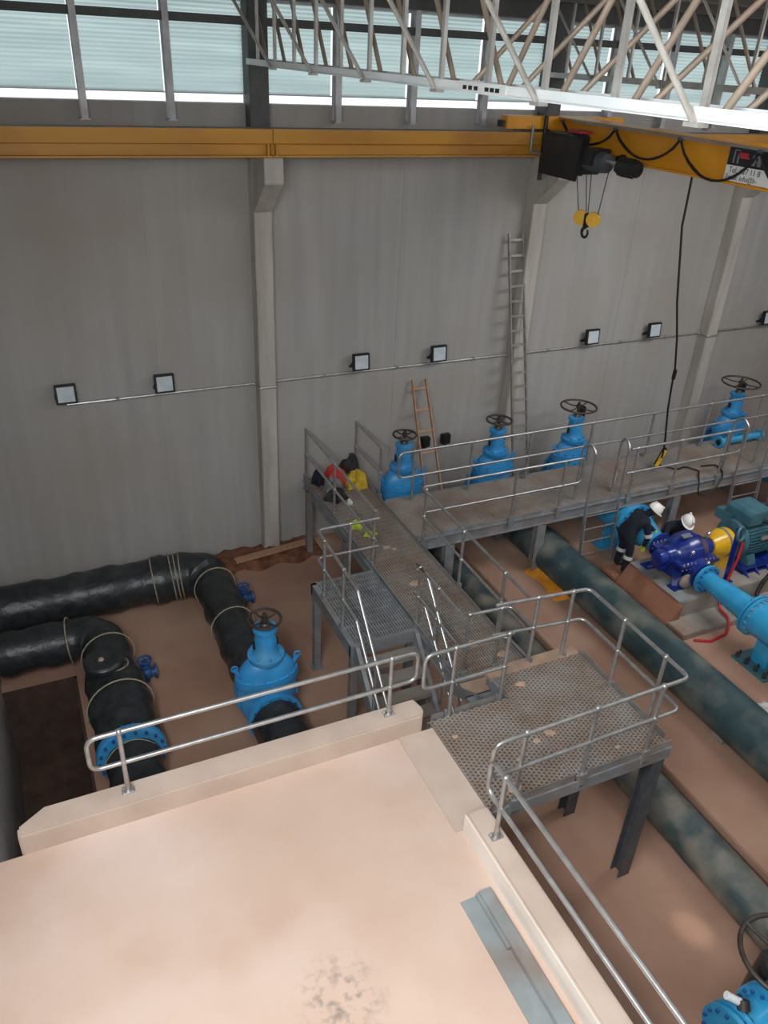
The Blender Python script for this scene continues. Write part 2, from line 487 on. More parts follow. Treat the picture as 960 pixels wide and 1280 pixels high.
# soil and rubble along the wall foot
mb = MB()
n = 26
vs = []; fs = []
for i in range(n):
    for j in range(6):
        x = 2.2 + 2.6 * i / (n - 1); y = 12.35 + .8 * j / 5
        h = .02 + .10 * math.sin(PI * j / 6 + .2) * (0.5 + .5 * math.sin(i * 1.3)) + random.uniform(0, .05)
        if i in (0, n - 1) or j == 0:
            h = -.01
        vs.append((x, y + .08 * math.sin(i * .9), h))
for i in range(n - 1):
    for j in range(5):
        a = i * 6 + j
        fs.append((a, a + 6, a + 7, a + 1))
mb.add(vs, fs)
o = mb.build('soil_bank', 'soil')
tag(o, 'loose red soil heaped along the foot of the grey wall', 'soil'); o['kind'] = 'stuff'
def plank(a, b, w, h, lab):
    mb = MB(); mb.bar(a, b, w, h)
    o = mb.build('timber_plank', 'wood', None, .008, origin=a)
    tag(o, lab, 'plank')
plank((3.0, 12.55, .17), (4.55, 12.75, .17), .16, .05, 'weathered timber plank lying on the soil at the wall foot left of the walkway')

# ================================================================== COLUMNS AND CRANE
col_lab = {3.85: 'pale concrete wall column standing behind the black wrapped pipe',
           9.15: 'concrete wall column behind the tall aluminium ladder and under the hoist',
           14.35: 'concrete wall column at the right, behind the black pendant cable'}
for x in (3.85, 9.15, 14.35):
    t = thing('concrete_column', col_lab[x], 'column', (x, 13.0, 0))
    mb = MB(); mb.bx(x - .15, x + .15, 12.88, WY, 0, 7.3)
    mb.build('shaft', 'column', t, .012)
    mb = MB(); mb.prism([(12.88, 6.44), (12.25, 6.95), (12.25, 7.31), (12.88, 7.31)], x - .15, x + .15, 'x')
    mb.build('corbel', 'column', t, .01)
rl = ['yellow crane runway beam along the wall, its left length under the left windows',
      'yellow crane runway beam along the wall, its middle length ending at the hoist',
      'yellow crane runway beam along the wall behind the bridge girder at the right']
for (a, b), lab in zip(((-1.1, 3.86), (3.87, 9.14), (9.16, 14.4)), rl):
    t = thing('crane_runway_beam', lab, 'crane beam', (a, 12.45, 7.31))
    mb = MB()
    mb.bx(a, b, 12.33, 12.57, 7.31, 7.335); mb.bx(a, b, 12.43, 12.45, 7.33, 7.66)
    mb.bx(a, b, 12.31, 12.59, 7.66, 7.69)
    mb.build('beam', 'runway', t)
    mb = MB()
    mb.prism([(12.32, 7.50), (12.345, 7.49), (12.43, 7.535), (12.43, 7.55), (12.34, 7.52), (12.325, 7.66), (12.31, 7.66)], a, b, 'x')
    mb.build('side_channel', 'runway', t)
    mb = MB(); mb.bx(a, b, 12.425, 12.475, 7.69, 7.705)
    mb.build('rail', 'steel_dark', t)
    for xx in (a + .06, b - .06):
        mb = MB(); mb.bx(xx - .012, xx + .012, 12.34, 12.56, 7.33, 7.66)
        mb.build('stiffener', 'runway', t)

# bridge girder with end carriage, sign
GX0, GX1 = 8.97, 9.33
t = thing('crane_bridge_girder', 'yellow crane bridge girder with company sign, running out from the wall', 'crane', (9.15, 9, 7.43))
mb = MB()
mb.bx(GX0, GX1, 2.0, 12.65, 7.46, 7.90); mb.bx(GX0 - .05, GX1 + .05, 2.0, 12.65, 7.43, 7.46); mb.bx(GX0 - .05, GX1 + .05, 2.0, 12.65, 7.90, 7.925)
mb.build('girder', 'yellow', t)
mb = MB(); mb.bx(7.88, 10.3, 12.35, 12.56, 7.735, 7.93)
mb.build('end_carriage', 'yellow', t, .015)
mb = MB(); mb.bx(7.80, 7.88, 12.38, 12.52, 7.76, 7.86)
mb.build('buffer', 'black', t, .01)
for x in (8.15, 10.05):
    mb = MB(); mb.cyl((x, 12.40, 7.78), (x, 12.50, 7.78), .072, n=20)
    mb.build('wheel', 'steel_dark', t)
mb = MB(); mb.tube([(8.62, 12.3, 7.95), (8.62, 12.28, 6.95)], .035)
mb.build('collector_arm', 'black', t)
mb = MB(); mb.tube([(8.36, 12.28, 7.80), (8.36, 12.26, 7.40), (8.62, 12.27, 7.36)], .022, bend=.04)
mb.build('guide_arm', 'steel', t)
# angle rail under top flange carrying the festoon
mb = MB(); mb.bx(8.86, 8.90, 2.0, 11.9, 7.885, 7.915)
mb.build('festoon_track', 'steel', t)
# sign
SX = GX0 - .006
mb = MB(); mb.bx(SX - .008, SX + .004, 7.1, 8.53, 7.47, 7.66)
sg = mb.build('sign_plate', 'sign_white', t)
mb = MB(); mb.bx(SX - .008, SX + .004, 7.1, 8.53, 7.66, 7.895)
s2 = mb.build('sign_header', 'sign_black', t)
def text(body, size, y, z, m, parent, x=SX - .010):
    c = bpy.data.curves.new('sign_text', 'FONT'); c.body = body; c.size = size; c.extrude = .001
    o = bpy.data.objects.new('tmp', c); COL.objects.link(o)
    dg = bpy.context.evaluated_depsgraph_get()
    me = bpy.data.meshes.new_from_object(o.evaluated_get(dg))
    bpy.data.objects.remove(o)
    R = Matrix(((0, 0, -1), (-1, 0, 0), (0, 1, 0))).to_4x4()
    root = parent
    while root.parent is not None:
        root = root.parent
    me.transform(Matrix.Translation(V((x, y, z)) - root.location) @ R)
    me.materials.clear(); me.materials.append(M[m])
    n = bpy.data.objects.new('sign_text', me); COL.objects.link(n); n.parent = parent
    return n
text('Tel: +27 11 8', .098, 8.47, 7.575, 'sign_black', sg)
text('Email: info@h-', .090, 8.50, 7.49, 'sign_black', sg)
mb = MB(); x0 = SX - .011
def sq(y0, y1, z0, z1): mb.bx(x0, x0 + .004, y1, y0, z0, z1)
sq(8.44, 8.415, 7.69, 7.85); sq(8.37, 8.345, 7.69, 7.80); sq(8.44, 8.345, 7.84, 7.855)
mb.build('logo_mark', 'sign_grey', s2)
mb = MB(); sq(8.12, 8.06, 7.69, 7.79); sq(8.03, 7.97, 7.69, 7.79); sq(8.07, 8.02, 7.73, 7.75); sq(8.12, 7.97, 7.79, 7.815)
mb.build('logo_mark', 'sign_grey', s2)
mb = MB(); sq(8.36, 8.20, 7.775, 7.825); sq(8.33, 8.17, 7.755, 7.775)
mb.build('logo_flash', 'sign_red', s2)

# festoon cable
t = thing('festoon_cable', 'black power cable looping along the yellow bridge girder', 'cable', (8.88, 10, 7.9))
key = [(12.19, 7.88), (10.80, 7.88), (9.38, 7.88), (7.95, 7.88), (6.6, 7.88)]
dip = [.29, .34, .44, .44]
mb = MB()
pts = []
for (y0, z0), (y1, z1), d in zip(key[:-1], key[1:], dip):
    for k in range(13):
        u = k / 12
        if pts and k == 0:
            continue
        pts.append((8.865 + .02 * math.sin(u * PI), y0 + (y1 - y0) * u, z0 + (z1 - z0) * u - d * (1 - (2 * u - 1) ** 2) ** .8))
mb.tube(pts, .017, n=8)
mb.tube([(p[0] + .03, p[1] + .02, p[2] + .012 * math.sin(i)) for i, p in enumerate(pts)], .012, n=6)
mb.build('cable_run', 'rubber', t)
for y, z in key[:4]:
    mb = MB(); mb.bx(8.845, 8.905, y - .04, y + .04, 7.855, 7.90)
    mb.build('cable_trolley', 'steel_dark', t, .008)

# hoist
t = thing('electric_hoist', 'black electric wire rope hoist hanging beside the bridge girder with yellow hook block', 'hoist', (8.65, 11.3, 7.4))
mb = MB(); mb.bx(8.42, 8.86, 11.35, 12.0, 7.13, 7.74)
mb.build('gearbox', 'black', t, .03)
mb = MB(); mb.bx(8.40, 8.44, 11.0, 12.02, 7.10, 7.70); mb.bx(8.44, 8.86, 11.0, 11.04, 7.2, 7.55)
mb.build('end_plate', 'black', t, .012)
mb = MB(); mb.cyl((8.62, 11.35, 7.42), (8.62, 10.55, 7.42), .14, n=24)
for k in range(14):
    y = 11.3 - k * .05
    mb.ring((8.62, y, 7.42), .14, .012, (0, 1, 0), n=20, m=6)
mb.build('rope_drum', 'steel_dark', t)
mb = MB(); mb.cyl((8.62, 10.62, 7.45), (8.62, 10.2, 7.45), .035)
mb.build('drive_shaft', 'galv', t)
mb = MB(); mb.cyl((8.62, 10.24, 7.42), (8.62, 9.86, 7.42), .115, n=20)
for k in range(12):
    a = 2 * PI * k / 12
    mb.bar((8.62 + .12 * math.cos(a), 10.22, 7.42 + .12 * math.sin(a)), (8.62 + .12 * math.cos(a), 9.92, 7.42 + .12 * math.sin(a)), .012, .03)
mb.cyl((8.62, 9.90, 7.42), (8.62, 9.84, 7.42), .12, .09, n=20)
mb.build('hoist_motor', 'black', t)
mb = MB(); mb.bx(8.46, 8.80, 10.72, 11.02, 7.36, 7.60)
mb.build('control_box', 'black', t, .015)
mb = MB(); mb.bx(8.6, 8.84, 11.3, 11.65, 7.76, 7.80)
mb.build('warning_strip', 'sign_red', t, .005)
for y in (10.6, 11.75):
    mb = MB(); mb.bx(8.84, 8.97, y - .05, y + .05, 7.3, 7.52); mb.cyl((8.9, y, 7.49), (9.02, y, 7.49), .05)
    mb.build('trolley_bracket', 'black', t, .006)
ropes = [((8.58, 11.28, 7.40), (8.52, 10.93, 6.66)), ((8.66, 11.12, 7.4), (8.62, 10.86, 6.66)),
         ((8.58, 10.86, 7.4), (8.58, 10.76, 6.64)), ((8.66, 10.52, 7.4), (8.66, 10.62, 6.62))]
for a, b in ropes:
    mb = MB(); mb.cyl(a, b, .007, n=6)
    mb.build('wire_rope', 'rubber', t)
for y, x in ((10.88, 8.54), (10.68, 8.64)):
    mb = MB(); mb.cyl((x - .03, y - .03, 6.58), (x + .03, y + .03, 6.58), .115, n=24)
    mb.cyl((x - .045, y - .045, 6.58), (x + .045, y + .045, 6.58), .035, n=12)
    mb.build('sheave', 'cpl_yellow', t, .012)
mb = MB(); mb.bx(8.55, 8.63, 10.74, 10.82, 6.44, 6.66)
mb.build('hook_shank', 'black', t, .012)
mb = MB()
mb.tube([V((8.59, 10.78, 6.47)) + V((.35 * .1 * math.sin(a) * 0, math.sin(a) * .075, math.cos(a) * .075 - .105)) for a in [k * PI * 1.72 / 18 for k in range(19)]],
        [.028 - .0006 * k for k in range(19)], n=8)
mb.build('hook', 'black', t)

# pendant control cable
t = thing('pendant_control', 'yellow and black pendant control hanging on a long black cable over the walkway', 'crane control', (11.6, 10.9, 2.1))
mb = MB(); mb.tube([(9.60, 9.75, 7.40), (9.72, 9.85, 6.6), (9.98, 9.85, 5.4), (10.25, 9.92, 4.7), (10.44, 9.98, 4.1), (10.50, 10.04, 3.95), (10.62, 10.1, 3.3), (10.95, 10.3, 2.55), (11.2, 10.5, 2.15), (11.3, 10.6, 1.95)], .018, n=8)
mb.build('cable', 'rubber', t)
mb = MB(); mb.cyl((10.46, 9.99, 4.10), (10.5, 10.03, 3.92), .035, n=10)
mb.build('cable_splice', 'rubber', t)
Td = V((-.35, -.12, -.45)).normalized(); p0 = V((11.5, 10.75, 2.05))
mb = MB(); mb.bar(p0, p0 + Td * .40, .09, .075); mb.bar(p0 - Td * .02, p0 + Td * .02, .06, .06)
mb.build('pendant_body', 'black', t, .012)
mb = MB(); s = V((-.03, -.045, .01)); mb.bar(p0 + s + Td * .02, p0 + s + Td * .40, .07, .03)
mb.build('pendant_face', 'cpl_yellow', t, .006)
mb = MB(); mb.tube([(11.3, 10.6, 1.95), (11.4, 10.68, 2.0), p0 - Td * .02], .014, n=8)
mb.build('cable_tail', 'rubber', t)
t = thing('loose_cable', 'loose black cable lying in loops over the edge of the walkway', 'cable', (11.6, 10, 1.63))
mb = MB()
mb.tube([(11.5, 10.85, 1.64), (11.75, 10.55, 1.63), (12.0, 10.6, 1.63), (12.15, 10.35, 1.63), (11.9, 10.1, 1.65), (11.75, 9.92, 1.62), (11.72, 9.86, 1.4), (11.95, 9.85, 1.36), (12.2, 9.86, 1.5), (12.35, 9.92, 1.66), (12.6, 10.15, 1.63), (12.7, 10.45, 1.63), (12.35, 10.5, 1.63)], .016, n=8, bend=.08)
mb.build('cable_run', 'rubber', t)

# ================================================================== ROOF TRUSSES
def truss(x, lab, y0, full=True):
    t = thing('roof_truss', lab, 'roof truss', (x, 6.2, 8.5))
    B, T_ = 8.5, 9.64
    mb = MB()
    w = .17
    mb.bx(x - w, x + w, y0, 12.95, B - .008, B + .008); mb.bx(x - w, x - w + .012, y0, 12.95, B, B + .07); mb.bx(x + w - .012, x + w, y0, 12.95, B, B + .07)
    mb.build('bottom_chord', 'white' if full else 'truss', t)
    mb = MB(); mb.bx(x - .10, x + .10, y0, 12.95, T_, T_ + .09)
    mb.build('top_chord', 'truss', t)
    mid = 6.18
    ks = range(-4, 9)
    for k in ks:
        y = mid + .79 * k
        if y < y0 + .05:
            continue
        mb = MB(); mb.bar((x - .12, y, B), (x - .12, y, T_), .034, .034)
        mb.bar((x - .138, y + .0, B), (x - .138, y, T_), .006, .046, up=(0, 1, 0))
        mb.build('vertical', 'truss', t)
        y2 = y + (.79 if k >= 0 else -.79)
        mb = MB(); mb.tube([(x + .02, y, B + .02), (x + .02, y2, T_)], .024, n=10)
        mb.build('diagonal', 'truss_tube', t)
        if k == 0:
            mb = MB(); mb.tube([(x + .05, y, B + .02), (x + .05, y - .79, T_)], .024, n=10)
            mb.build('diagonal', 'truss_tube', t)
        if k % 2 == (1 if k > 0 else 1) or k == -1:
            mb = MB(); mb.bar((x - w, y, B - .02), (x - .75, y + .6, T_ + .0), .008, .05, up=(0, 1, 0)); mb.bar((x - w, y, B - .02), (x - .75, y + .6, T_ + .0), .042, .008, up=(0, 1, 0))
            mb.bx(x - w - .03, x - w + .05, y - .06, y + .06, B - .035, B - .01)
            mb.build('sway_brace', 'truss', t)
        if k < 2:
            mb = MB(); mb.tube([(x + w, y, B + .02), (x + 1.0, y - .55, T_)], .022, n=10)
            mb.build('stay_tube', 'truss_tube', t)
    return t
t = truss(3.85, 'near roof truss with white bottom chord crossing the top of the view above the crane', 2.2)
mb = MB(); xx = 3.85 - .17 - .004
mb.bx(xx - .004, xx + .002, 5.82, 6.55, 8.50, 8.575)
pl = mb.build('marking_plate', 'sign_white', t)
mb = MB()
for y in (6.45, 6.36, 6.27, 6.10, 6.02, 5.94):
    mb.bx(xx - .006, xx - .002, y - .03, y + .03, 8.515, 8.545)
mb.build('faded_lettering', 'sign_black', pl)
truss(9.15, 'far roof truss beyond the bridge girder, dull brown against the right windows', 5.0, False)
truss(14.35, 'distant roof truss at the far right end of the windows', 6.5, False)

# ================================================================== WALL FITTINGS
CZ = 3.49
t = thing('wall_conduit', 'thin grey conduit running along the wall below the floodlights', 'conduit', (8, 13.1, CZ))
mb = MB(); mb.tube([(.5, WY - .03, CZ), (3.69, WY - .03, CZ), (3.69, 12.86, CZ), (4.01, 12.86, CZ), (4.01, WY - .03, CZ), (8.99, WY - .03, CZ), (8.99, 12.86, CZ), (9.31, 12.86, CZ), (9.31, WY - .03, CZ), (14.19, WY - .03, CZ), (14.19, 12.86, CZ), (14.51, 12.86, CZ), (14.51, WY - .03, CZ), (18, WY - .03, CZ)], .022, n=8, bend=.04)
mb.build('pipe_run', 'galv', t)
for x in (1.3, 5.0, 6.5, 8.2, 10.0, 11.9, 13.2):
    mb = MB(); mb.bx(x - .03, x + .03, WY - .055, WY, CZ - .03, CZ + .03)
    mb.build('saddle', 'galv', t, .005)
fl_lab = ['leftmost square floodlight on the wall, above the end of the conduit', 'square floodlight left of the corbelled column, second from the left',
          'square floodlight just right of the left column, above the red jacket', 'square floodlight above the leaning wooden ladder',
          'square floodlight right of the tall ladder, under the hoist hook', 'square floodlight just left of the hanging pendant cable', 'square floodlight at the right edge of the picture']
for x, lab in zip((.50, 2.07, 5.68, 7.32, 11.0, 12.68, 16.12), fl_lab):
    z = 3.73
    t = thing('wall_floodlight', lab, 'floodlight', (x, WY, z), 'floodlights along the wall')
    R = Matrix.Rotation(math.radians(-6), 3, 'X')
    c = V((x, WY - .17, z))
    mb = MB(); mb.box(c, (.33, .07, .32), R=R)
    for k in range(7):
        mb.box(c + R @ V((-.13 + k * .043, .045, 0)), (.012, .05, .22), R=R)
    mb.build('housing', 'black', t, .01)
    mb = MB(); mb.box(c + R @ V((0, -.038, 0)), (.26, .008, .25), R=R)
    mb.build('glass', 'lens', t)
    mb = MB(); mb.bar((x - .165, WY - .17, z), (x - .165, WY - .03, z - .12), .012, .03); mb.bar((x + .165, WY - .17, z), (x + .165, WY - .03, z - .12), .012, .03)
    mb.bx(x - .17, x + .17, WY - .045, WY, z - .135, z - .105)
    mb.build('bracket', 'black', t)
for x, lab in ((7.23, 'black socket box on the wall between the rails of the wooden ladder'), (7.71, 'black socket box on the wall right of the wooden ladder')):
    t = thing('socket_box', lab, 'socket box', (x, WY, 1.82), 'socket boxes on the wall')
    mb = MB(); mb.bx(x - .10, x + .10, WY - .12, WY, 1.70, 1.92)
    mb.build('box', 'black', t, .015)
    mb = MB(); mb.cyl((x, WY - .07, 1.70), (x, WY - .07, 1.64), .03); mb.bx(x - .08, x + .08, WY - .135, WY - .115, 1.76, 1.90)
    mb.build('lid', 'rubber', t, .008)

def ladder(name, lab, p_bot, p_top, w0, w1, rungs, m, rail=(.03, .07), dz=.0):
    t = thing(name, lab, 'ladder', p_bot)
    p0, p1 = V(p_bot), V(p_top)
    ax = V((1, 0, 0))
    d = (p1 - p0).normalized()
    for s_ in (-1, 1):
        mb = MB(); mb.bar(p0 + ax * s_ * w0 / 2, p1 + ax * s_ * w1 / 2, rail[0], rail[1], up=ax.cross(d))
        mb.build('side_rail', m, t, .004)
    for k in range(rungs):
        u = (k + .6) / rungs
        c = p0.lerp(p1, u); w = (w0 + (w1 - w0) * u)
        mb = MB(); mb.bar(c - ax * w / 2, c + ax * w / 2, .045, .025, up=ax.cross(d))
        mb.build('rung', m, t)
ladder('leaning_ladder', 'tall aluminium ladder leaning on the wall beside the column under the hoist', (9.25, 12.2, .3), (8.80, 13.05, 5.9), .38, .30, 20, 'alu')
ladder('leaning_ladder', 'short wooden ladder leaning on the wall behind the nearest gallery valve', (7.14, 11.95, .0), (6.98, 13.08, 3.2), .42, .30, 8, 'wood')

# ================================================================== HANDRAILS
RT = .024
def handrail(lab, base, top, knee, posts, hz=1.0, brk=(0, 0), loop_start=None, loop_end=None, kz=.58, m='galv', basez=None):
    """top: list of xy; rails at base+hz and base+kz; loops close the two rails at the ends"""
    t = thing('handrail', lab, 'handrail', (top[0][0], top[0][1], base))
    a = [V((p[0], p[1], base + hz)) for p in top]
    k = [V((p[0], p[1], base + kz)) for p in (knee or top)]
    if loop_start and loop_end:
        mb = MB(); mb.tube(a + k[::-1], RT, bend=.11, closed=True)
        mb.build('rail_loop', m, t)
    elif loop_start or loop_end:
        mb = MB()
        path = (a[::-1] + k) if loop_start else (a + k[::-1])
        mb.tube(path, RT, bend=.11)
        mb.build('rail_loop', m, t)
    else:
        mb = MB(); mb.tube(a, RT, bend=.1); mb.build('top_rail', m, t)
        mb = MB(); mb.tube(k, RT * .9, bend=.1); mb.build('knee_rail', m, t)
    for (x, y) in posts:
        mb = MB()
        mb.tube([(x, y, base - .08), (x, y, base + hz)], RT)
        mb.ball((x, y, base + hz), .036); mb.ball((x, y, base + kz), .034)
        po = mb.build('post', m, t)
        bm_ = 'steel' if abs(brk[0]) + abs(brk[1]) > 0 else 'galv'
        mb = MB()
        bx_, by_ = brk
        if abs(bx_) + abs(by_) > 0:
            mb.box((x + bx_ * .02, y + by_ * .02, base - .03), (.10 if by_ else .03, .03 if by_ else .10, .20))
            mb.box((x, y, base - .10), (.07, .07, .02))
            for s_ in (-1, 1):
                mb.cyl((x + (s_ * .035 if by_ else bx_ * .01), y + (by_ * .01 if by_ else s_ * .035), base - .03), (x - bx_ * .03 + (s_ * .035 if by_ else 0), y - by_ * .03 + (0 if by_ else s_ * .035), base - .03), .012, n=6)
        else:
            mb.box((x, y, base + .008), (.12, .08, .016))
            for i in (-1, 1):
                for j in (-1, 1):
                    mb.cyl((x + i * .042, y + j * .026, base + .012), (x + i * .042, y + j * .026, base + .04), .010, n=6)
        mb.build('base_bracket', bm_, po, .003)
    return t
# slab kerb rails (short posts stand on the kerb)
KT = PF + .25
handrail('galvanised handrail on the concrete kerb along the back edge of the slab', KT, [(-.10, 5.66), (3.25, 5.66)], None, [(.19, 5.66), (2.94, 5.66)], hz=.78, kz=.39, loop_start=1, loop_end=1)
handrail('galvanised handrail on the side kerb running down to the bottom right corner', KT, [(3.21, 4.09), (3.21, -.6)], None, [(3.21, 3.86), (3.21, 1.1), (3.21, -.4)], hz=.78, kz=.39, loop_start=1)
# upper platform rails
handrail('handrail on the upper platform edge between the slab and the steps', PF, [(3.32, 5.62), (4.42, 5.62)], None, [(3.69, 5.62), (4.37, 5.62)], hz=.98, kz=.5, brk=(0, 1), loop_start=1)
handrail('handrail wrapping the far corner and pipe side of the upper platform', PF, [(4.5, 6.12), (5.75, 6.0), (5.75, 4.30), (5.4, 4.30)], None, [(5.06, 6.07), (5.53, 6.02), (5.75, 5.34), (5.75, 4.66)], hz=.98, kz=.53, brk=(1, 0))
handrail('handrail along the near front edge of the upper platform', PF, [(5.42, 4.30), (3.36, 4.27)], None, [(5.41, 4.30), (4.56, 4.30), (3.72, 4.29)], hz=.98, kz=.53, brk=(0, -1), loop_end=1)
# cross walkway, landing
handrail('handrail on the right side of the cross walkway above the grey pipe', WG, [(7.2, 10.05), (5.56, 10.05), (5.53, 6.82)], None, [(5.6, 9.95), (5.53, 8.58), (5.53, 7.42)], hz=1.0, kz=.5, brk=(1, 0))
handrail('handrail closing the near end of the cross walkway below the platform', WG, [(4.58, 6.78), (5.2, 6.74), (5.22, 6.25)], None, [(4.6, 6.78), (5.06, 6.75)], hz=1.0, kz=.5, brk=(0, -1))
handrail('handrail at the back of the stair landing on the left of the cross walkway', WG, [(4.5, 9.38), (3.49, 9.38), (3.47, 8.2)], None, [(4.02, 9.38), (3.48, 9.05), (3.47, 8.28)], hz=1.0, kz=.5, brk=(-1, 0))
handrail('handrail on the left side of the cross walkway beside the heap of clothes', WG, [(4.52, 12.8), (4.52, 9.5)], None, [(4.52, 12.78), (4.52, 11.3), (4.52, 9.6)], hz=1.0, kz=.5, brk=(-1, 0))
handrail('handrail on the right of the cross walkway between the wall and the first valve', WG, [(5.54, 12.8), (5.54, 11.55)], None, [(5.54, 12.78), (5.54, 11.62)], hz=1.0, kz=.5, brk=(1, 0))
# gallery
handrail('long rear handrail of the wall gallery in front of the blue valves', WG, [(5.75, 11.3), (15.6, 11.3)], None, [(6.05, 11.3), (7.25, 11.3), (8.55, 11.3), (10.0, 11.3), (11.55, 11.3), (13.1, 11.3), (14.6, 11.3)], hz=1.0, kz=.5, brk=(0, 1), loop_start=1)
handrail('front handrail of the gallery left of the access ladder', WG, [(7.2, 10.05), (8.86, 10.05)], None, [(7.42, 10.05), (8.45, 10.05)], hz=1.0, kz=.5, brk=(0, -1), loop_end=1)
handrail('front handrail of the gallery between the two access ladders', WG, [(9.92, 10.05), (12.8, 10.05)], None, [(10.08, 10.05), (11.15, 10.05), (12.35, 10.05)], hz=1.0, kz=.5, brk=(0, -1), loop_end=1)

# ================================================================== GRATINGS AND WALKWAYS
def grate(mb, x0, x1, y0, y1, z, pitch=.05, bw=.008, h=.03, stag=True):
    ny = int((y1 - y0) / pitch); nx = int((x1 - x0) / pitch)
    dx = (x1 - x0) / nx; dy = (y1 - y0) / ny
    for i in range(nx + 1):
        x = x0 + i * dx
        mb.bx(x - bw / 2, x + bw / 2, y0, y1, z - h, z)
    for i in range(nx):
        for j in range(ny + 1):
            y = y0 + j * dy + (dy / 2 if (stag and i % 2) else 0)
            if y > y1:
                continue
            mb.bx(x0 + i * dx, x0 + (i + 1) * dx, y - bw / 2, y + bw / 2, z - h, z - .001)
def clumps(t, spots, z, m='dust_clump'):
    mb = MB()
    for (x, y, r) in spots:
        n = 12; vs = [(x, y, z + .012)]
        for k in range(n):
            a = 2 * PI * k / n; rr = r * random.uniform(.6, 1.2)
            vs.append((x + rr * math.cos(a), y + rr * .7 * math.sin(a), z - .004))
        vs.append((x, y, z - .02))
        mb.add(vs, [(0, 1 + k, 1 + (k + 1) % n) for k in range(n)] + [(n + 1, 1 + (k + 1) % n, 1 + k) for k in range(n)])
    o = mb.build('mud_clumps', m, t)
    o['kind'] = 'stuff'

# upper platform
t = thing('upper_platform', 'raised steel grating platform next to the concrete slab', 'platform', (4.56, 5.1, PF))
for (x0, x1, y0, y1) in ((3.44, 4.49, 4.33, 5.60), (4.52, 5.75, 4.33, 5.95)):
    mb = MB(); grate(mb, x0, x1, y0, y1, PF, .046, .017, .03)
    mb.bx(x0 - .006, x0 + .006, y0, y1, PF - .035, PF + .002); mb.bx(x1 - .006, x1 + .006, y0, y1, PF - .035, PF + .002)
    mb.build('grating', 'grating', t, smooth=False)
mb = MB()
mb.bx(3.42, 5.79, 4.28, 4.34, PF - .19, PF - .03); mb.bx(5.72, 5.79, 4.3, 6.1, PF - .19, PF - .03); mb.bx(3.42, 4.55, 5.56, 5.63, PF - .19, PF - .03)
mb.bx(4.48, 5.79, 6.0, 6.08, PF - .19, PF - .03); mb.bx(4.48, 4.55, 4.3, 6.05, PF - .19, PF - .03); mb.bx(3.42, 3.5, 4.3, 5.6, PF - .19, PF - .03)
mb.build('beam_frame', 'steel', t)
for (x, y) in ((5.68, 4.38), (5.6, 5.4), (4.52, 5.55)):
    mb = MB(); h = PF - .19
    mb.bx(x - .085, x + .085, y - .075, y - .06, 0, h); mb.bx(x - .085, x + .085, y + .06, y + .075, 0, h); mb.bx(x - .008, x + .008, y - .06, y + .06, 0, h)
    mb.build('leg', 'steel_dark', t)
# toe plates between the posts
for seg in (((3.46, 5.62), (3.62, 5.62)), ((3.77, 5.62), (4.30, 5.62)), ((5.77, 4.40), (5.77, 4.58)), ((5.77, 4.74), (5.77, 5.26)), ((5.77, 5.42), (5.77, 5.98)),
            ((3.45, 4.30), (3.63, 4.30)), ((3.80, 4.30), (4.48, 4.30)), ((4.64, 4.30), (5.33, 4.30)), ((5.48, 4.30), (5.77, 4.30))):
    mb = MB(); (x0, y0), (x1, y1) = seg
    mb.bar((x0, y0, PF + .03), (x1, y1, PF + .03), .008, .10)
    mb.build('toe_plate', 'galv', t)
mb = MB(); mb.bx(4.45, 5.76, 5.96, 6.13, PF - .05, PF + .004)
mb.build('edge_plate', 'dust_plate', t)
clumps(t, [(4.62, 4.95, .07), (4.42, 4.9, .05), (3.85, 4.45, .09), (5.0, 5.05, .06), (4.75, 5.75, .07), (4.1, 4.75, .04), (4.3, 5.0, .04), (3.6, 5.3, .04), (5.2, 4.5, .04)], PF + .004)

# steps from platform down to the cross walkway
t = thing('short_steps', 'short steel steps between the upper platform and the cross walkway', 'stairs', (4.7, 6.3, WG))
mb = MB(); mb.bx(4.2, 4.98, 5.74, 6.06, 1.94, 1.965); mb.bx(4.2, 4.98, 5.74, 5.755, 1.88, 1.965); mb.bx(4.2, 4.98, 6.045, 6.06, 1.88, 1.965); mb.bx(4.95, 4.98, 5.74, 6.06, 1.86, 1.965)
mb.build('tread', 'steel', t)
mb = MB(); mb.bx(4.35, 5.1, 6.2, 6.46, 1.76, 1.785)
mb.build('tread', 'dust_plate', t)
for x in (4.32, 5.12):
    mb = MB(); mb.prism([(5.66, 2.02), (6.72, 1.46), (6.72, 1.62), (5.66, 2.2)], x - .008, x + .008, 'x')
    mb.build('stringer', 'steel', t)

def deck(t, x0, x1, y0, y1, z, m='grating_far', pitch=.06, bw=.022, along='y'):
    mb = MB()
    if along == 'y':
        n = int((x1 - x0) / .04)
        for i in range(n + 1):
            x = x0 + (x1 - x0) * i / n
            mb.bx(x - .013, x + .013, y0, y1, z - .03, z)
        n = int((y1 - y0) / .12)
        for i in range(n + 1):
            y = y0 + (y1 - y0) * i / n
            mb.bx(x0, x1, y - .012, y + .012, z - .025, z - .003)
    mb.build('grating', m, t, smooth=False)
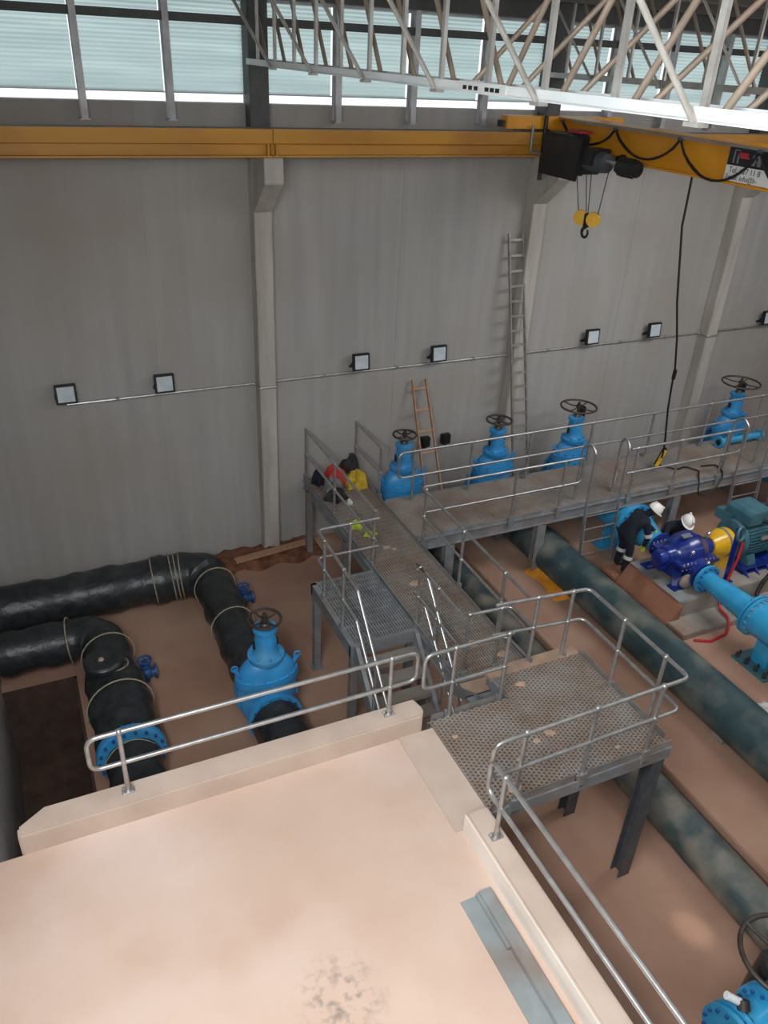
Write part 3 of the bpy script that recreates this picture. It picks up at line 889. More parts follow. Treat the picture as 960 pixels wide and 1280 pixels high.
# cross walkway
t = thing('cross_walkway', 'dusty grating walkway running from the upper platform steps back to the wall', 'walkway', (5, 9.5, WG))
for y0, y1 in ((6.72, 8.2), (8.22, 9.7), (9.72, 11.2), (11.22, 12.75)):
    deck(t, 4.53, 5.5, y0, y1, WG)
mb = MB()
for x in (4.49, 5.52):
    mb.bx(x - .035, x + .035, 6.7, 12.78, WG - .22, WG - .20); mb.bx(x - .006, x + .006, 6.7, 12.78, WG - .2, WG + .04); mb.bx(x - .035, x + .035, 6.7, 12.78, WG - .045, WG - .03)
mb.bx(4.49, 5.52, 6.68, 6.75, WG - .2, WG - .03); mb.bx(4.49, 5.52, 12.72, 12.78, WG - .2, WG - .03)
for y in (8.2, 9.7, 11.2):
    mb.bx(4.49, 5.52, y - .03, y + .03, WG - .17, WG - .03)
mb.build('beam_frame', 'steel', t)
for (x, y) in ((4.52, 12.6), (5.48, 12.6), (4.52, 10.7), (5.48, 10.2), (5.48, 6.9), (4.56, 7.75)):
    mb = MB(); mb.bx(x - .06, x + .06, y - .06, y + .06, 0, WG - .2); mb.bx(x - .11, x + .11, y - .11, y + .11, -.005, .015)
    mb.build('leg', 'steel', t, .006)
clumps(t, [(4.95, 8.9, .12), (5.05, 7.3, .10), (5.3, 6.95, .1), (4.95, 10.0, .07), (5.05, 9.9, .06), (5.2, 9.2, .08), (4.85, 7.9, .05)], WG + .004)
# landing
t = thing('stair_landing', 'grey steel stair landing on the left side of the cross walkway', 'landing', (4, 8.6, WG))
deck(t, 3.5, 4.45, 7.88, 9.42, WG, 'steel')
mb = MB()
mb.bx(3.42, 3.5, 7.85, 9.45, WG - .2, WG + .005); mb.bx(3.42, 4.45, 9.40, 9.46, WG - .2, WG + .005); mb.bx(3.42, 4.45, 7.84, 7.9, WG - .2, WG + .002)
mb.build('beam_frame', 'steel', t)
for (x, y) in ((3.48, 9.36), (3.50, 7.92), (4.40, 7.95)):
    mb = MB(); mb.bx(x - .055, x + .055, y - .055, y + .055, 0, WG - .2); mb.bx(x - .1, x + .1, y - .1, y + .1, -.005, .015)
    mb.build('leg', 'steel', t, .006)
# stair down from landing
t = thing('steel_stair', 'steep steel stair dropping from the landing behind the slab kerb', 'stairs', (4, 7.1, 0))
ytop, ybot = 7.86, 6.32
for x in (3.50, 4.42):
    mb = MB(); mb.prism([(ytop, WG - .24), (ytop, WG), (ytop - .08, WG), (ybot - .05, .06), (ybot - .05, 0), (ybot + .17, 0)], x - .03, x + .03, 'x')
    mb.build('stringer', 'steel', t)
for k in range(1, 8):
    z = WG - k * .2; y = ytop - k * (ytop - ybot) / 8
    mb = MB(); mb.bx(3.53, 4.39, y - .12, y + .1, z - .03, z); mb.bx(3.53, 4.39, y - .125, y - .115, z - .05, z)
    mb.build('tread', 'grating_far', t)
dz = WG / (ytop - ybot)
for x, y0, lab in ((3.46, 8.25, 'left'), (4.49, 8.06, 'right')):
    for h, nm in ((1.0, 'top_rail'), (.5, 'knee_rail')):
        yb = ybot + .25
        z_end = WG + h - (7.78 - yb) * dz
        p = [(x, y0, WG + h), (x, 7.78, WG + h), (x, yb, z_end)]
        mb = MB(); mb.tube(p, RT, bend=.08)
        mb.build(nm, 'galv', t)
    for y in (7.1, 6.62):
        zb = WG - (7.86 - y) * dz
        mb = MB(); mb.tube([(x, y, zb), (x, y, WG + 1.0 - (7.78 - y) * dz)], RT); mb.ball((x, y, WG + .5 - (7.78 - y) * dz), .034)
        mb.build('post', 'galv', t)
handrail('handrail on the cross walkway right of the stair head', WG, [(4.49, 8.06), (4.49, 6.86)], None, [(4.49, 7.96), (4.49, 7.42)], hz=1.0, kz=.5, brk=(-1, 0))

# gallery
t = thing('gallery_walkway', 'long steel gallery walkway in front of the wall valves', 'walkway', (10, 10.7, WG))
gx = [5.56, 7.2, 8.8, 10.4, 12.0, 13.6, 15.6]
for a, b in zip(gx[:-1], gx[1:]):
    mb = MB()
    x0, x1, y0, y1 = a + .01, b - .01, 10.1, 11.38
    n = int((y1 - y0) / .04)
    for i in range(n + 1):
        y = y0 + (y1 - y0) * i / n
        mb.bx(x0, x1, y - .013, y + .013, WG - .03, WG)
    n = int((x1 - x0) / .1)
    for i in range(n + 1):
        x = x0 + (x1 - x0) * i / n
        mb.bx(x - .012, x + .012, y0, y1, WG - .025, WG - .003)
    mb.build('grating', 'grating_far', t, smooth=False)
for y, s_ in ((10.07, -1), (11.4, 1)):
    mb = MB(); mb.bx(5.56, 15.6, y - .04, y + .04, WG - .25, WG - .235); mb.bx(5.56, 15.6, y - .006, y + .006, WG - .24, WG + .04); mb.bx(5.56, 15.6, y - .04, y + .04, WG - .05, WG - .035)
    mb.build('edge_beam', 'steel', t)
for x in gx[1:-1]:
    mb = MB(); mb.bx(x - .03, x + .03, 10.07, 11.4, WG - .2, WG - .04)
    mb.build('cross_beam', 'steel', t)
for x in (8.12, 11.35, 14.3, 6.2):
    for y in (10.07, 11.38):
        zb = 0 if x < 7 else FL
        mb = MB(); mb.bx(x - .09, x + .09, y - .07, y - .055, zb, WG - .25); mb.bx(x - .09, x + .09, y + .055, y + .07, zb, WG - .25); mb.bx(x - .008, x + .008, y - .06, y + .06, zb, WG - .25)
        mb.bx(x - .12, x + .12, y - .1, y + .1, zb - .005, zb + .015)
        mb.build('leg', 'steel', t)
# access ladders with hooped stiles
for x, lab in ((9.42, 'steel access ladder with hooped stiles on the gallery front, behind the standing worker'), (13.15, 'steel access ladder with hooped stiles at the right end of the gallery, above the motor')):
    t = thing('access_ladder', lab, 'ladder', (x, 9.9, FL))
    for s_ in (-1, 1):
        xx = x + s_ * .38
        mb = MB(); mb.bar((xx, 9.86, FL), (xx, 9.98, WG + .02), .02, .07, up=(0, 1, 0)); mb.bx(xx - .05, xx + .05, 9.8, 9.92, FL - .005, FL + .012)
        mb.build('stile', 'steel', t)
        mb = MB(); mb.tube([(xx, 9.98, WG - .1), (xx, 9.98, WG + 1.08), (xx + s_ * .02, 10.14, WG + 1.22), (xx + s_ * .06, 10.28, WG + 1.08), (xx + s_ * .06, 10.28, WG)], .024, bend=.12)
        mb.build('hoop', 'galv', t)
    for k in range(4):
        z = FL + .26 + k * .27; y = 9.86 + .12 * (z - FL) / (WG - FL)
        mb = MB(); mb.cyl((x - .38, y, z), (x + .38, y, z), .014, n=8)
        mb.build('rung', 'galv', t)
o = MB(); o.cyl((9.92, 10.35, WG + .03), (10.0, 10.42, WG + .36), .03, n=10)
o = o.build('white_tube', 'white', None, origin=(9.92, 10.35, WG))
tag(o, 'short white tube propped on the gallery beside the access ladder', 'tube')

def crumple(mb, amp):
    for i, p in enumerate(mb.v):
        a = math.sin(p.x * 9.1 + p.z * 5) * math.sin(p.y * 8.3 + p.z * 11) + .6 * math.sin(p.x * 21 + p.y * 17 + p.z * 13)
        mb.v[i] = p + V((math.sin(i * 12.9898) * .5, math.sin(i * 78.233) * .5, .4)) * amp * .3 + (p.normalized() * 0) + V((a, a * .7, a)) * amp * .5

# ================================================================== VALVES
def gate_valve(lab, x, y, z, rz=0.0, wr=.26, wz=1.52, s=1.0, m='blue', ax_len=.34, bypass=False, plate=False):
    t = thing('gate_valve', lab, 'valve', (x, y, z), 'blue gate valves')
    T = Matrix.Translation((x, y, z)) @ Matrix.Rotation(rz, 4, 'Z') @ Matrix.Scale(s, 4)
    mb = MB()
    RX = T @ Matrix.Rotation(PI / 2, 4, 'X')     # lathe axis along local -y
    mb.lathe([(.30, -ax_len), (.30, -.2), (.34, -.12), (.36, 0), (.34, .12), (.30, .2), (.30, ax_len)], RX)
    # flat sided body rising to the bonnet flange
    mb.lathe([(.36, -.2), (.42, .0), (.43, .25), (.42, .44)], T, sx=1.0, sy=.52)
    mb.lathe([(.40, .42), (.47, .44), (.47, .50), (.40, .50)], T, sx=1.0, sy=.56)
    for sg in (-1, 1):
        mb.bar(T @ V((sg * .44, 0, .02)), T @ V((sg * .40, 0, .42)), .07 * s, .04 * s)
    mb.build('body', m, t, .006)
    for sg in (-1, 1):
        mb = MB()
        mb.lathe([(.26, sg * ax_len), (.40, sg * ax_len), (.40, sg * (ax_len + .06)), (.26, sg * (ax_len + .06))], RX, n=32)
        fl = mb.build('flange', m, t, .005)
        mb = MB()
        for k in range(16):
            a = 2 * PI * (k + .5) / 16
            c = V((.355 * math.cos(a), -sg * ax_len, .355 * math.sin(a)))
            mb.cyl(T @ (c + V((0, sg * .03, 0))), T @ (c + V((0, -sg * .095, 0))), .018 * s, n=6)
        mb.build('flange_bolts', 'steel_dark', fl)
    mb = MB()
    mb.lathe([(.46, .50), (.46, .56), (.42, .57), (.40, .66), (.33, .76), (.25, .82), (.20, .84)], T, sx=1.0, sy=.58)
    mb.lathe([(.18, .80), (.25, .82), (.26, .85), (.26, .90), (.18, .92)], T)
    for k in range(14):
        a = 2 * PI * k / 14
        mb.cyl(T @ V((.425 * math.cos(a), .425 * .58 * math.sin(a), .47)), T @ V((.425 * math.cos(a), .425 * .58 * math.sin(a), .595)), .02 * s, n=6)
    mb.build('bonnet', m, t)
    mb = MB()
    mb.lathe([(.20, .90), (.17, .95), (.155, 1.05), (.16, 1.12), (.15, 1.2), (.13, 1.3), (.17, 1.31), (.17, 1.36), (.10, 1.38)], T)
    for k in range(8):
        a = 2 * PI * k / 8
        mb.cyl(T @ V((.22 * math.cos(a), .22 * math.sin(a), .86)), T @ V((.22 * math.cos(a), .22 * math.sin(a), .95)), .018 * s, n=6)
    mb.build('yoke', m, t)
    for sg in (-1, 1):
        mb = MB(); mb.box((0, 0, 0), (.035 * s, .05 * s, .12 * s), T=T @ Matrix.Translation((sg * .162, 0, 1.08)))
        mb.build('yoke_window', 'black', t)
    mb = MB(); mb.cyl(T @ V((0, 0, 1.36)), T @ V((0, 0, wz + .10)), .028 * s, n=12); mb.lathe([(.08, 1.37), (.07, 1.42), (.05, 1.44)], T)
    mb.build('spindle', 'iron', t)
    mb = MB()
    c = T @ V((0, 0, wz))
    mb.ring(c, wr, .021, n=36)
    for k in range(4):
        a = 2 * PI * k / 4 + .4
        p = V((math.cos(a) * wr, math.sin(a) * wr, 0))
        mb.tube([c, c + p * .5 + V((0, 0, -.02)), c + p], .014, n=6)
    mb.cyl(c + V((0, 0, -.04)), c + V((0, 0, .04)), .05, n=12)
    mb.build('handwheel', 'iron', t)
    for sg in (-1, 1):
        mb = MB(); mb.cyl(T @ V((sg * .40, 0, .60)), T @ V((sg * .46, 0, .72)), .035 * s, n=8); mb.ring(T @ V((sg * .46, 0, .74)), .045 * s, .013 * s, (0, 1, 0), n=12, m=6)
        mb.build('lifting_lug', m, t)
    if plate:
        mb = MB(); mb.box((0, 0, 0), (.10 * s, .17 * s, .24 * s), T=T @ Matrix.Translation((.18, .10, wz - .17)))
        mb.build('position_box', 'black', t, .01)
    return t
gate_valve('blue gate valve on the left floor, joined to the black wrapped pipe', 2.38, 8.45, .44, wr=.225, wz=1.50)
gate_valve('blue gate valve behind the gallery nearest the heap of clothes', 6.32, 12.25, .92, wr=.22, wz=1.55)
gate_valve('blue gate valve behind the gallery in front of the tall ladder', 8.42, 12.25, .92, wr=.25, wz=1.56)
gate_valve('blue gate valve with wide handwheel at the middle of the gallery', 10.36, 12.25, .92, wr=.37, wz=1.60, plate=True)
gate_valve('blue gate valve with wide handwheel behind the gallery at the far right', 14.9, 12.2, .92, wr=.42, wz=1.62, plate=True)

# black wheel valve and flanged run at the bottom right corner
t = thing('wheel_valve', 'black wrapped valve with a large black handwheel at the bottom right corner', 'valve', (5.68, 2.28, 0))
mb = MB(); mb.lathe([(.22, 0), (.23, .3), (.22, .7), (.20, 1.0), (.16, 1.1), (.08, 1.14)], Matrix.Translation((5.80, 2.36, 0)), n=28); crumple(mb, .014)
mb.build('wrapped_body', 'wrap', t)
mb = MB(); mb.cyl((5.68, 2.28, 1.1), (5.68, 2.28, 1.54), .035, n=12)
mb.build('spindle', 'iron', t)
mb = MB(); c = V((5.68, 2.28, 1.42)); mb.ring(c, .44, .026, (0, .02, 1), n=44, m=10)
for k in range(4):
    a = 2 * PI * k / 4 + .25; p = V((math.cos(a) * .44, math.sin(a) * .44, 0))
    mb.tube([c, c + p * .5 + V((0, 0, -.03)), c + p], .020, n=8)
mb.cyl(c + V((0, 0, -.05)), c + V((0, 0, .06)), .06, n=14)
mb.build('handwheel', 'iron', t)
t2 = thing('flanged_pipe', 'light blue flanged pipe at the bottom right in front of the black handwheel', 'pipe', (5.4, 2.06, .90))
T = Matrix.Translation((-.17, 2.06, .90)) @ Matrix.Rotation(PI / 2, 4, 'Y')
mb = MB(); mb.lathe([(.26, 5.10), (.25, 5.2), (.25, 5.4), (.29, 5.62), (.29, 6.6)], T, n=36)
mb.build('spool', 'blue_light', t2, .005)
for x in (5.05, 5.13, 5.50, 5.57):
    mb = MB(); mb.lathe([(.22, x), (.345, x), (.345, x + .055), (.25, x + .055)], T, n=40)
    fl = mb.build('flange', 'blue_light', t2, .006)
    mb = MB()
    for k in range(16):
        a = 2 * PI * k / 16; mb.cyl((x - .20, 2.06 + .30 * math.cos(a), .90 + .30 * math.sin(a)), (x - .085, 2.06 + .30 * math.cos(a), .90 + .30 * math.sin(a)), .018, n=6)
    mb.build('flange_bolts', 'blue_small', fl)
mb = MB(); mb.bx(5.08, 5.26, 1.9, 2.16, 0, .66)
mb.build('pedestal', 'plinth', t2, .01)
mb = MB(); mb.cyl((5.03, 2.14, 1.1), (5.03, 2.16, 1.27), .045, n=12); mb.cyl((5.02, 2.14, 1.23), (5.05, 2.2, 1.29), .06, n=12)
mb.build('air_valve', 'iron', t2, .004)
mb = MB(); mb.cyl((5.02, 2.2, 1.27), (4.90, 2.28, 1.34), .04, n=10)
mb.build('air_valve_cap', 'white', t2, .004)

# spool piece on the gallery
t = thing('pipe_spool', 'light blue flanged pipe spool lying on the gallery at the far right', 'pipe', (13.9, 11.12, WG + .14))
mb = MB(); a, b = V((13.40, 11.12, WG + .13)), V((14.65, 11.12, WG + .13))
mb.cyl(a, b, .075, n=20); mb.cyl(a, a + V((.05, 0, 0)), .13, n=24); mb.cyl(b - V((.05, 0, 0)), b, .13, n=24)
mb.build('tube', 'blue_light', t, .005)
mb = MB(); mb.cyl(a - V((.004, 0, 0)), a + V((.01, 0, 0)), .06, n=20)
mb.build('bore', 'black', t)

# small floor valves
for x, y, lab in ((2.83, 11.35, 'small blue valve on the floor right of the wrapped pipe bend'), (.88, 10.0, 'small blue valve on the floor beside the capped wrapped pipe')):
    t = thing('small_valve', lab, 'valve', (x, y, 0), 'small floor valves')
    mb = MB(); mb.cyl((x - .2, y, .16), (x + .16, y, .16), .07, n=16); mb.cyl((x - .2, y, .16), (x - .165, y, .16), .12, n=18); mb.cyl((x + .13, y, .16), (x + .165, y, .16), .12, n=18); mb.ball((x, y, .17), .11)
    mb.cyl((x, y, 0), (x, y, .1), .05, n=10)
    mb.build('body', 'blue_small', t, .004)
    mb = MB(); mb.cyl((x, y, .2), (x, y, .40), .06, .045, n=14); mb.cyl((x, y, .30), (x, y, .33), .09, n=14)
    mb.build('bonnet', 'blue_small', t, .004)
    mb = MB(); mb.ring((x, y, .43), .10, .016, n=20); mb.bar((x - .1, y, .43), (x + .1, y, .43), .02, .015); mb.bar((x, y - .1, .43), (x, y + .1, .43), .02, .015)
    mb.build('handwheel', 'blue_small', t)

# ================================================================== PIPES
def dense(pts, bend, step=.08):
    # fillet + resample
    m_ = MB(); pts = [V(p) for p in pts]
    out = [pts[0]]
    for i in range(1, len(pts) - 1):
        p = pts[i]; da = (pts[i - 1] - p).normalized(); db = (pts[i + 1] - p).normalized()
        ang = da.angle(db); t = bend / math.tan(ang / 2)
        for k in range(13):
            u = k / 12
            out.append((p + da * t) * (1 - u) ** 2 + p * 2 * u * (1 - u) + (p + db * t) * u * u)
    out.append(pts[-1])
    res = [out[0]]
    for a, b in zip(out[:-1], out[1:]):
        n = max(1, int((b - a).length / step))
        for k in range(1, n + 1):
            res.append(a.lerp(b, k / n))
    return res
def band(mb, pts, i, r, tilt=.1):
    p = pts[i]; d = (pts[min(i + 1, len(pts) - 1)] - pts[max(i - 1, 0)]).normalized()
    ax = (d + V((tilt, -tilt, tilt))).normalized()
    mb.ring(p, r, .011, ax, n=28, m=6)
# wrapped pipe 1
t = thing('wrapped_pipe', 'black plastic wrapped pipe along the wall foot, bending toward the left floor valve', 'pipe', (0, 12, .44))
P1 = dense([(XL + .04, 12.05, .44), (2.36, 12.05, .44), (2.36, 8.86, .44)], .55)
mb = MB(); mb.tube(P1, [(.40 if P1[i].y > 11.75 else .335) + .010 * math.sin(i * .9) + .012 * math.sin(i * .37) + (.04 if abs(P1[i].x - 1.45) < .12 else 0) for i in range(len(P1))], n=28); crumple(mb, .018)
mb.build('wrapping', 'wrap', t)
for frac in (.39, .435, .45, .465, .60, .78):
    mb = MB(); band(mb, P1, int(len(P1) * frac), .43 if frac < .58 else .37)
    mb.build('binding_rope', 'rope', t)
t = thing('wrapped_pipe', 'black wrapped pipe stub in front of the left floor valve running under the slab', 'pipe', (2.38, 7, .44))
P3 = dense([(2.38, 8.03, .44), (2.38, 5.9, .44)], .1)
mb = MB(); mb.tube(P3, [.355 + .012 * math.sin(i * 1.3) for i in range(len(P3))], n=28); crumple(mb, .014)
mb.build('wrapping', 'wrap', t)
# wrapped pipe 2
t = thing('wrapped_pipe', 'black plastic wrapped pipe at the left with a capped riser on its bend', 'pipe', (-.4, 10.8, .44))
P2 = dense([(XL + .04, 10.85, .46), (.38, 10.85, .46), (.40, 8.25, .46)], .5)
mb = MB(); mb.tube(P2, [.34 + .012 * math.sin(i * .8) + (.09 if P2[i].y < 9.6 else 0) for i in range(len(P2))], n=28); crumple(mb, .02)
mb.build('wrapping', 'wrap', t)
for frac in (.26, .50, .80):
    mb = MB(); band(mb, P2, int(len(P2) * frac), .375 if frac < .4 else (.40 if frac < .6 else .47))
    mb.build('binding_rope', 'rope', t)
mb = MB(); mb.ring((.31, 9.62, .83), .31, .011, (.1, .3, 1), n=24, m=6)
mb.build('binding_rope', 'rope', t)
mb = MB(); mb.tube([(.33, 9.66, .5), (.31, 9.62, .75), (.29, 9.58, .96)], [.36, .30, .25], n=24); crumple(mb, .014)
ri = mb.build('riser', 'wrap', t)
mb = MB(); mb.lathe([(.10, .95), (.27, .96), (.275, 1.02), (.24, 1.05), (.02, 1.06)], Matrix.Translation((.27, 9.52, -.02)))
mb.build('riser_cap', 'wrap', ri)
mb = MB(); mb.lathe([(.02, 1.03), (.045, 1.035), (.03, 1.06), (.01, 1.065)], Matrix.Translation((.25, 9.5, 0)), n=12)
mb.build('cap_stud', 'dust_clump', ri)
t = thing('flange_adaptor', 'blue flange collar on the wrapped pipe under the slab handrail at the left', 'pipe flange', (.40, 8.1, .46))
mb = MB(); T = Matrix.Translation((.40, 8.22, .46)) @ Matrix.Rotation(PI / 2, 4, 'X')
mb.lathe([(.36, 0), (.45, 0), (.46, .03), (.46, .11), (.45, .14), (.36, .14)], T, n=36)
fl = mb.build('collar', 'blue', t, .006)
mb = MB()
for k in range(18):
    a = 2 * PI * k / 18; mb.cyl((.40 + .42 * math.cos(a), 8.26, .46 + .42 * math.sin(a)), (.40 + .42 * math.cos(a), 8.04, .46 + .42 * math.sin(a)), .02, n=6)
mb.build('collar_bolts', 'blue_small', fl)
t = thing('wrapped_pipe', 'black wrapped pipe stub in front of the blue flange collar, going under the slab', 'pipe', (.4, 7, .46))
P4 = dense([(.40, 8.02, .46), (.40, 5.9, .46)], .1)
mb = MB(); mb.tube(P4, [.36 + .012 * math.sin(i * 1.3) for i in range(len(P4))], n=28); crumple(mb, .012)
mb.build('wrapping', 'wrap', t)
mb = MB(); mb.bx(.2, .6, 6.9, 7.2, 0, .14)
mb.build('saddle', 'plinth', t)
mb = MB(); mb.tube([V((.40, 7.98, .46)) + V((.37 * math.cos(a), -.02 * math.sin(3 * a), .37 * math.sin(a))) for a in [k * .1745 for k in range(3, 34)]], .008, n=6)
mb.build('binding_rope', 'rope', t)
# long pipes toward the viewer
def ripple(mb, amp):
    for i, p in enumerate(mb.v):
        a = math.sin(p.x * 7 + p.y * 3.1) * math.sin(p.y * 5.7 + p.z * 9) + .5 * math.sin(p.y * 16 + p.z * 21)
        mb.v[i] = p + V((0, 0, a * amp))
t = thing('long_pipe', 'dusty grey green pipe on the lower floor passing under the upper platform', 'pipe', (6.7, 5, .26))
PA = dense([(6.68, 11.9, .27), (6.70, -1.5, .27)], .1, .1)
mb = MB(); mb.tube(PA, .28, n=32); ripple(mb, .004)
mb.build('wrapping', 'pipeA', t)
t = thing('long_pipe', 'thick dark green pipe on the raised floor between the platform and the pump', 'pipe', (8.46, 5, .66))
PB = dense([(8.45, 11.9, .65), (8.47, -1.5, .65)], .1, .1)
mb = MB(); mb.tube(PB, .36, n=36); ripple(mb, .004)
mb.build('wrapping', 'pipeB', t)
for y in (10.9, 8.8, 5.4, 2.4):
    mb = MB(); mb.bx(8.2, 8.72, y - .1, y + .1, FL, .42)
    mb.build('saddle', 'plinth', t)
o = MB()
n = 14; vs = []; fs = []
for i in range(n):
    for j in range(8):
        x = 7.98 + .34 * j / 7; y = 9.05 + 1.15 * i / (n - 1)
        z = FL + .02 + .16 * (j / 7) ** 1.5 + .012 * math.sin(i * 1.1 + j)
        vs.append((x - .05 * math.sin(i * .7), y, z if 0 < i < n - 1 and j else FL - .02))
for i in range(n - 1):
    for j in range(7):
        a = i * 8 + j; fs.append((a, a + 8, a + 9, a + 1))
o.add(vs, fs)
o = o.build('orange_sheet', 'orange', None, origin=(8.1, 9.6, FL))
tag(o, 'crumpled orange sheet tucked under the thick dark green pipe', 'sheet')

# suction pipe runs under the gallery
for x, lab in ((10.2, 'blue suction pipe from the gallery valve to the pump, behind the standing worker'), (14.9, 'dark blue suction pipe under the gallery behind the right access ladder')):
    t = thing('suction_pipe', lab, 'pipe', (x, 10.5, 1.0))
    z = 1.02
    T = Matrix.Translation((x, 0, z)) @ Matrix.Rotation(-PI / 2, 4, 'X')   # lathe z -> +y
    mb = MB(); mb.lathe([(.33, 9.86), (.33, 11.9)], T, n=32)
    mb.build('pipe', 'blue_light', t)
    for y in (9.80, 11.78):
        mb = MB(); mb.lathe([(.30, y), (.45, y), (.45, y + .08), (.30, y + .08)], T, n=36)
        fl = mb.build('flange', 'blue_light', t, .006)
        mb = MB()
        for k in range(18):
            a = 2 * PI * k / 18
            mb.cyl((x + .40 * math.cos(a), y - .035, z + .40 * math.sin(a)), (x + .40 * math.cos(a), y + .11, z + .40 * math.sin(a)), .02, n=6)
        mb.build('flange_bolts', 'blue_small', fl)
    mb = MB(); mb.lathe([(.34, 9.8), (.30, 9.6), (.17, 9.15), (.17, 9.02)], T, n=28)
    mb.build('reducer', 'blue_light', t)
    mb = MB(); mb.prism([(x - .3, FL), (x + .3, FL), (x + .22, z - .2), (x - .22, z - .2)], 10.3, 10.36, 'y'); mb.bx(x - .36, x + .36, 10.16, 10.5, FL, FL + .03)
    mb.build('support_foot', 'blue_light', t)

# ================================================================== PUMP SET
PZ = 0.74
t = thing('pump_plinth', 'concrete pump plinth with a slotted steel plate on its near corner', 'plinth', (11.5, 8.4, FL))
mb = MB(); mb.prism([(9.60, 7.80), (14.2, 7.80), (14.2, 9.15), (9.60, 9.15)], FL, PZ, 'z')
mb.build('block', 'plinth', t, .012)
mb = MB(); mb.bx(9.36, 14.2, 7.36, 7.80, FL, .42)
mb.build('footing', 'plinth', t, .01)
mb = MB(); mb.prism([(9.30, FL), (9.62, FL), (9.62, PZ - .01), (9.58, PZ - .02), (9.40, .46)], 7.74, 9.15, 'y')
mb.build('dusty_ramp', 'plinth_red', t, .02)
mb = MB(); mb.bx(9.58, 9.70, 7.82, 9.12, PZ, PZ + .012); mb.bx(9.76, 9.86, 7.82, 9.12, PZ, PZ + .012); mb.bx(9.70, 9.76, 7.82, 8.05, PZ, PZ + .012); mb.bx(9.70, 9.76, 8.42, 9.12, PZ, PZ + .012)
mb.build('slotted_plate', 'channel', t)
CY, CZ2 = 8.55, 1.20
t = thing('centrifugal_pump', 'dark blue split casing pump on the concrete plinth with two flanges', 'pump', (10.25, CY, PZ))
mb = MB()
RXx = Matrix.Translation((10.25, CY, CZ2)) @ Matrix.Rotation(PI / 2, 4, 'Y')   # axis +x
mb.lathe([(.10, -.52), (.17, -.50), (.19, -.36), (.26, -.30), (.31, -.16), (.36, -.10), (.37, .10), (.31, .16), (.26, .30), (.19, .36), (.17, .5), (.10, .52)], RXx, n=32)
mb.box((10.25, CY, CZ2 - .03), (.86, .84, .06))
for sg in (-1, 1):
    mb.tube([(10.25, CY + sg * .1, CZ2 - .10), (10.25, CY + sg * .36, CZ2 - .16), (10.2, CY + sg * .52, CZ2 - .18)], [.25, .22, .19], n=24)
mb.box((10.25, CY, PZ + .11), (.56, .46, .22))
mb.build('casing', 'blue_dark', t, .012)
for sx_ in (-1, 1):
    for sy_ in (-1, 1):
        mb = MB()
        mb.bar((10.25 + sx_ * .3, CY + sy_ * .2, PZ + .2), (10.25 + sx_ * .42, CY + sy_ * .36, PZ + .02), .16, .06)
        mb.box((10.25 + sx_ * .42, CY + sy_ * .36, PZ + .018), (.24, .2, .036))
        mb.build('foot', 'blue_dark', t, .008)
for sx_ in (-1, 1):
    mb = MB(); T = Matrix.Translation((10.25 + sx_ * .56, CY, CZ2)) @ Matrix.Rotation(PI / 2, 4, 'Y')
    mb.lathe([(.08, -.12), (.14, -.1), (.15, 0), (.14, .1), (.08, .12)], T, n=24); mb.box((10.25 + sx_ * .56, CY, CZ2 - .16), (.16, .26, .1))
    mb.build('bearing_housing', 'blue_dark', t, .006)
mb = MB()
for k in range(10):
    for sg in (-1, 1):
        mb.cyl((9.86 + k * .086, CY + sg * .39, CZ2 - .09), (9.86 + k * .086, CY + sg * .39, CZ2 + .04), .018, n=6)
mb.build('casing_bolts', 'chrome', t)
mb = MB(); mb.box((10.12, CY - .05, CZ2 + .385), (.2, .1, .015), R=Matrix.Rotation(.2, 3, 'X'))
mb.build('name_plate', 'chrome', t)
for p in ((10.02, CY - .34, CZ2 + .14), (10.45, CY - .2, CZ2 + .36), (10.28, CY - .5, PZ + .42)):
    mb = MB(); mb.cyl(p, V(p) + V((0, -.02, .08)), .012, n=8); mb.ball(V(p) + V((0, -.02, .10)), .042, n=12)
    mb.build('gauge', 'chrome', t)
for sg in (-1, 1):
    mb = MB(); T = Matrix.Translation((10.2, CY, CZ2 - .18)) @ Matrix.Rotation(-sg * PI / 2, 4, 'X')
    mb.lathe([(.14, .50), (.25, .50), (.25, .56), (.14, .56)], T, n=28)
    mb.build('pump_flange', 'blue_dark', t, .004)
mb = MB(); mb.ball((10.0, CY - .42, PZ + .14), .14, n=14, sc=(1.2, .6, 1)); 
mb.build('seal_drain_cover', 'plinth', t)

t = thing('coupling_guard', 'bright yellow shaft coupling guard between pump and motor', 'guard', (11.0, CY, CZ2))
mb = MB(); T = Matrix.Translation((11.02, CY, CZ2)) @ Matrix.Rotation(PI / 2, 4, 'Y')
mb.lathe([(.16, -.22), (.18, -.22), (.27, .02), (.27, .22), (.16, .22)], T, n=28)
mb.build('cone', 'cpl_yellow', t, .01)
for sg in (-1, 1):
    mb = MB(); mb.bx(10.86, 11.2, CY + sg * .18 - .02, CY + sg * .18 + .02, PZ, CZ2 - .12)
    mb.build('guard_leg', 'cpl_yellow', t)
mb = MB(); T = Matrix.Translation((11.02, CY, CZ2)) @ Matrix.Rotation(PI / 2, 4, 'Y')
mb.lathe([(.271, .06), (.276, .06), (.276, .11), (.271, .11)], T, n=28)
mb.build('strap', 'grey_cloth', t)

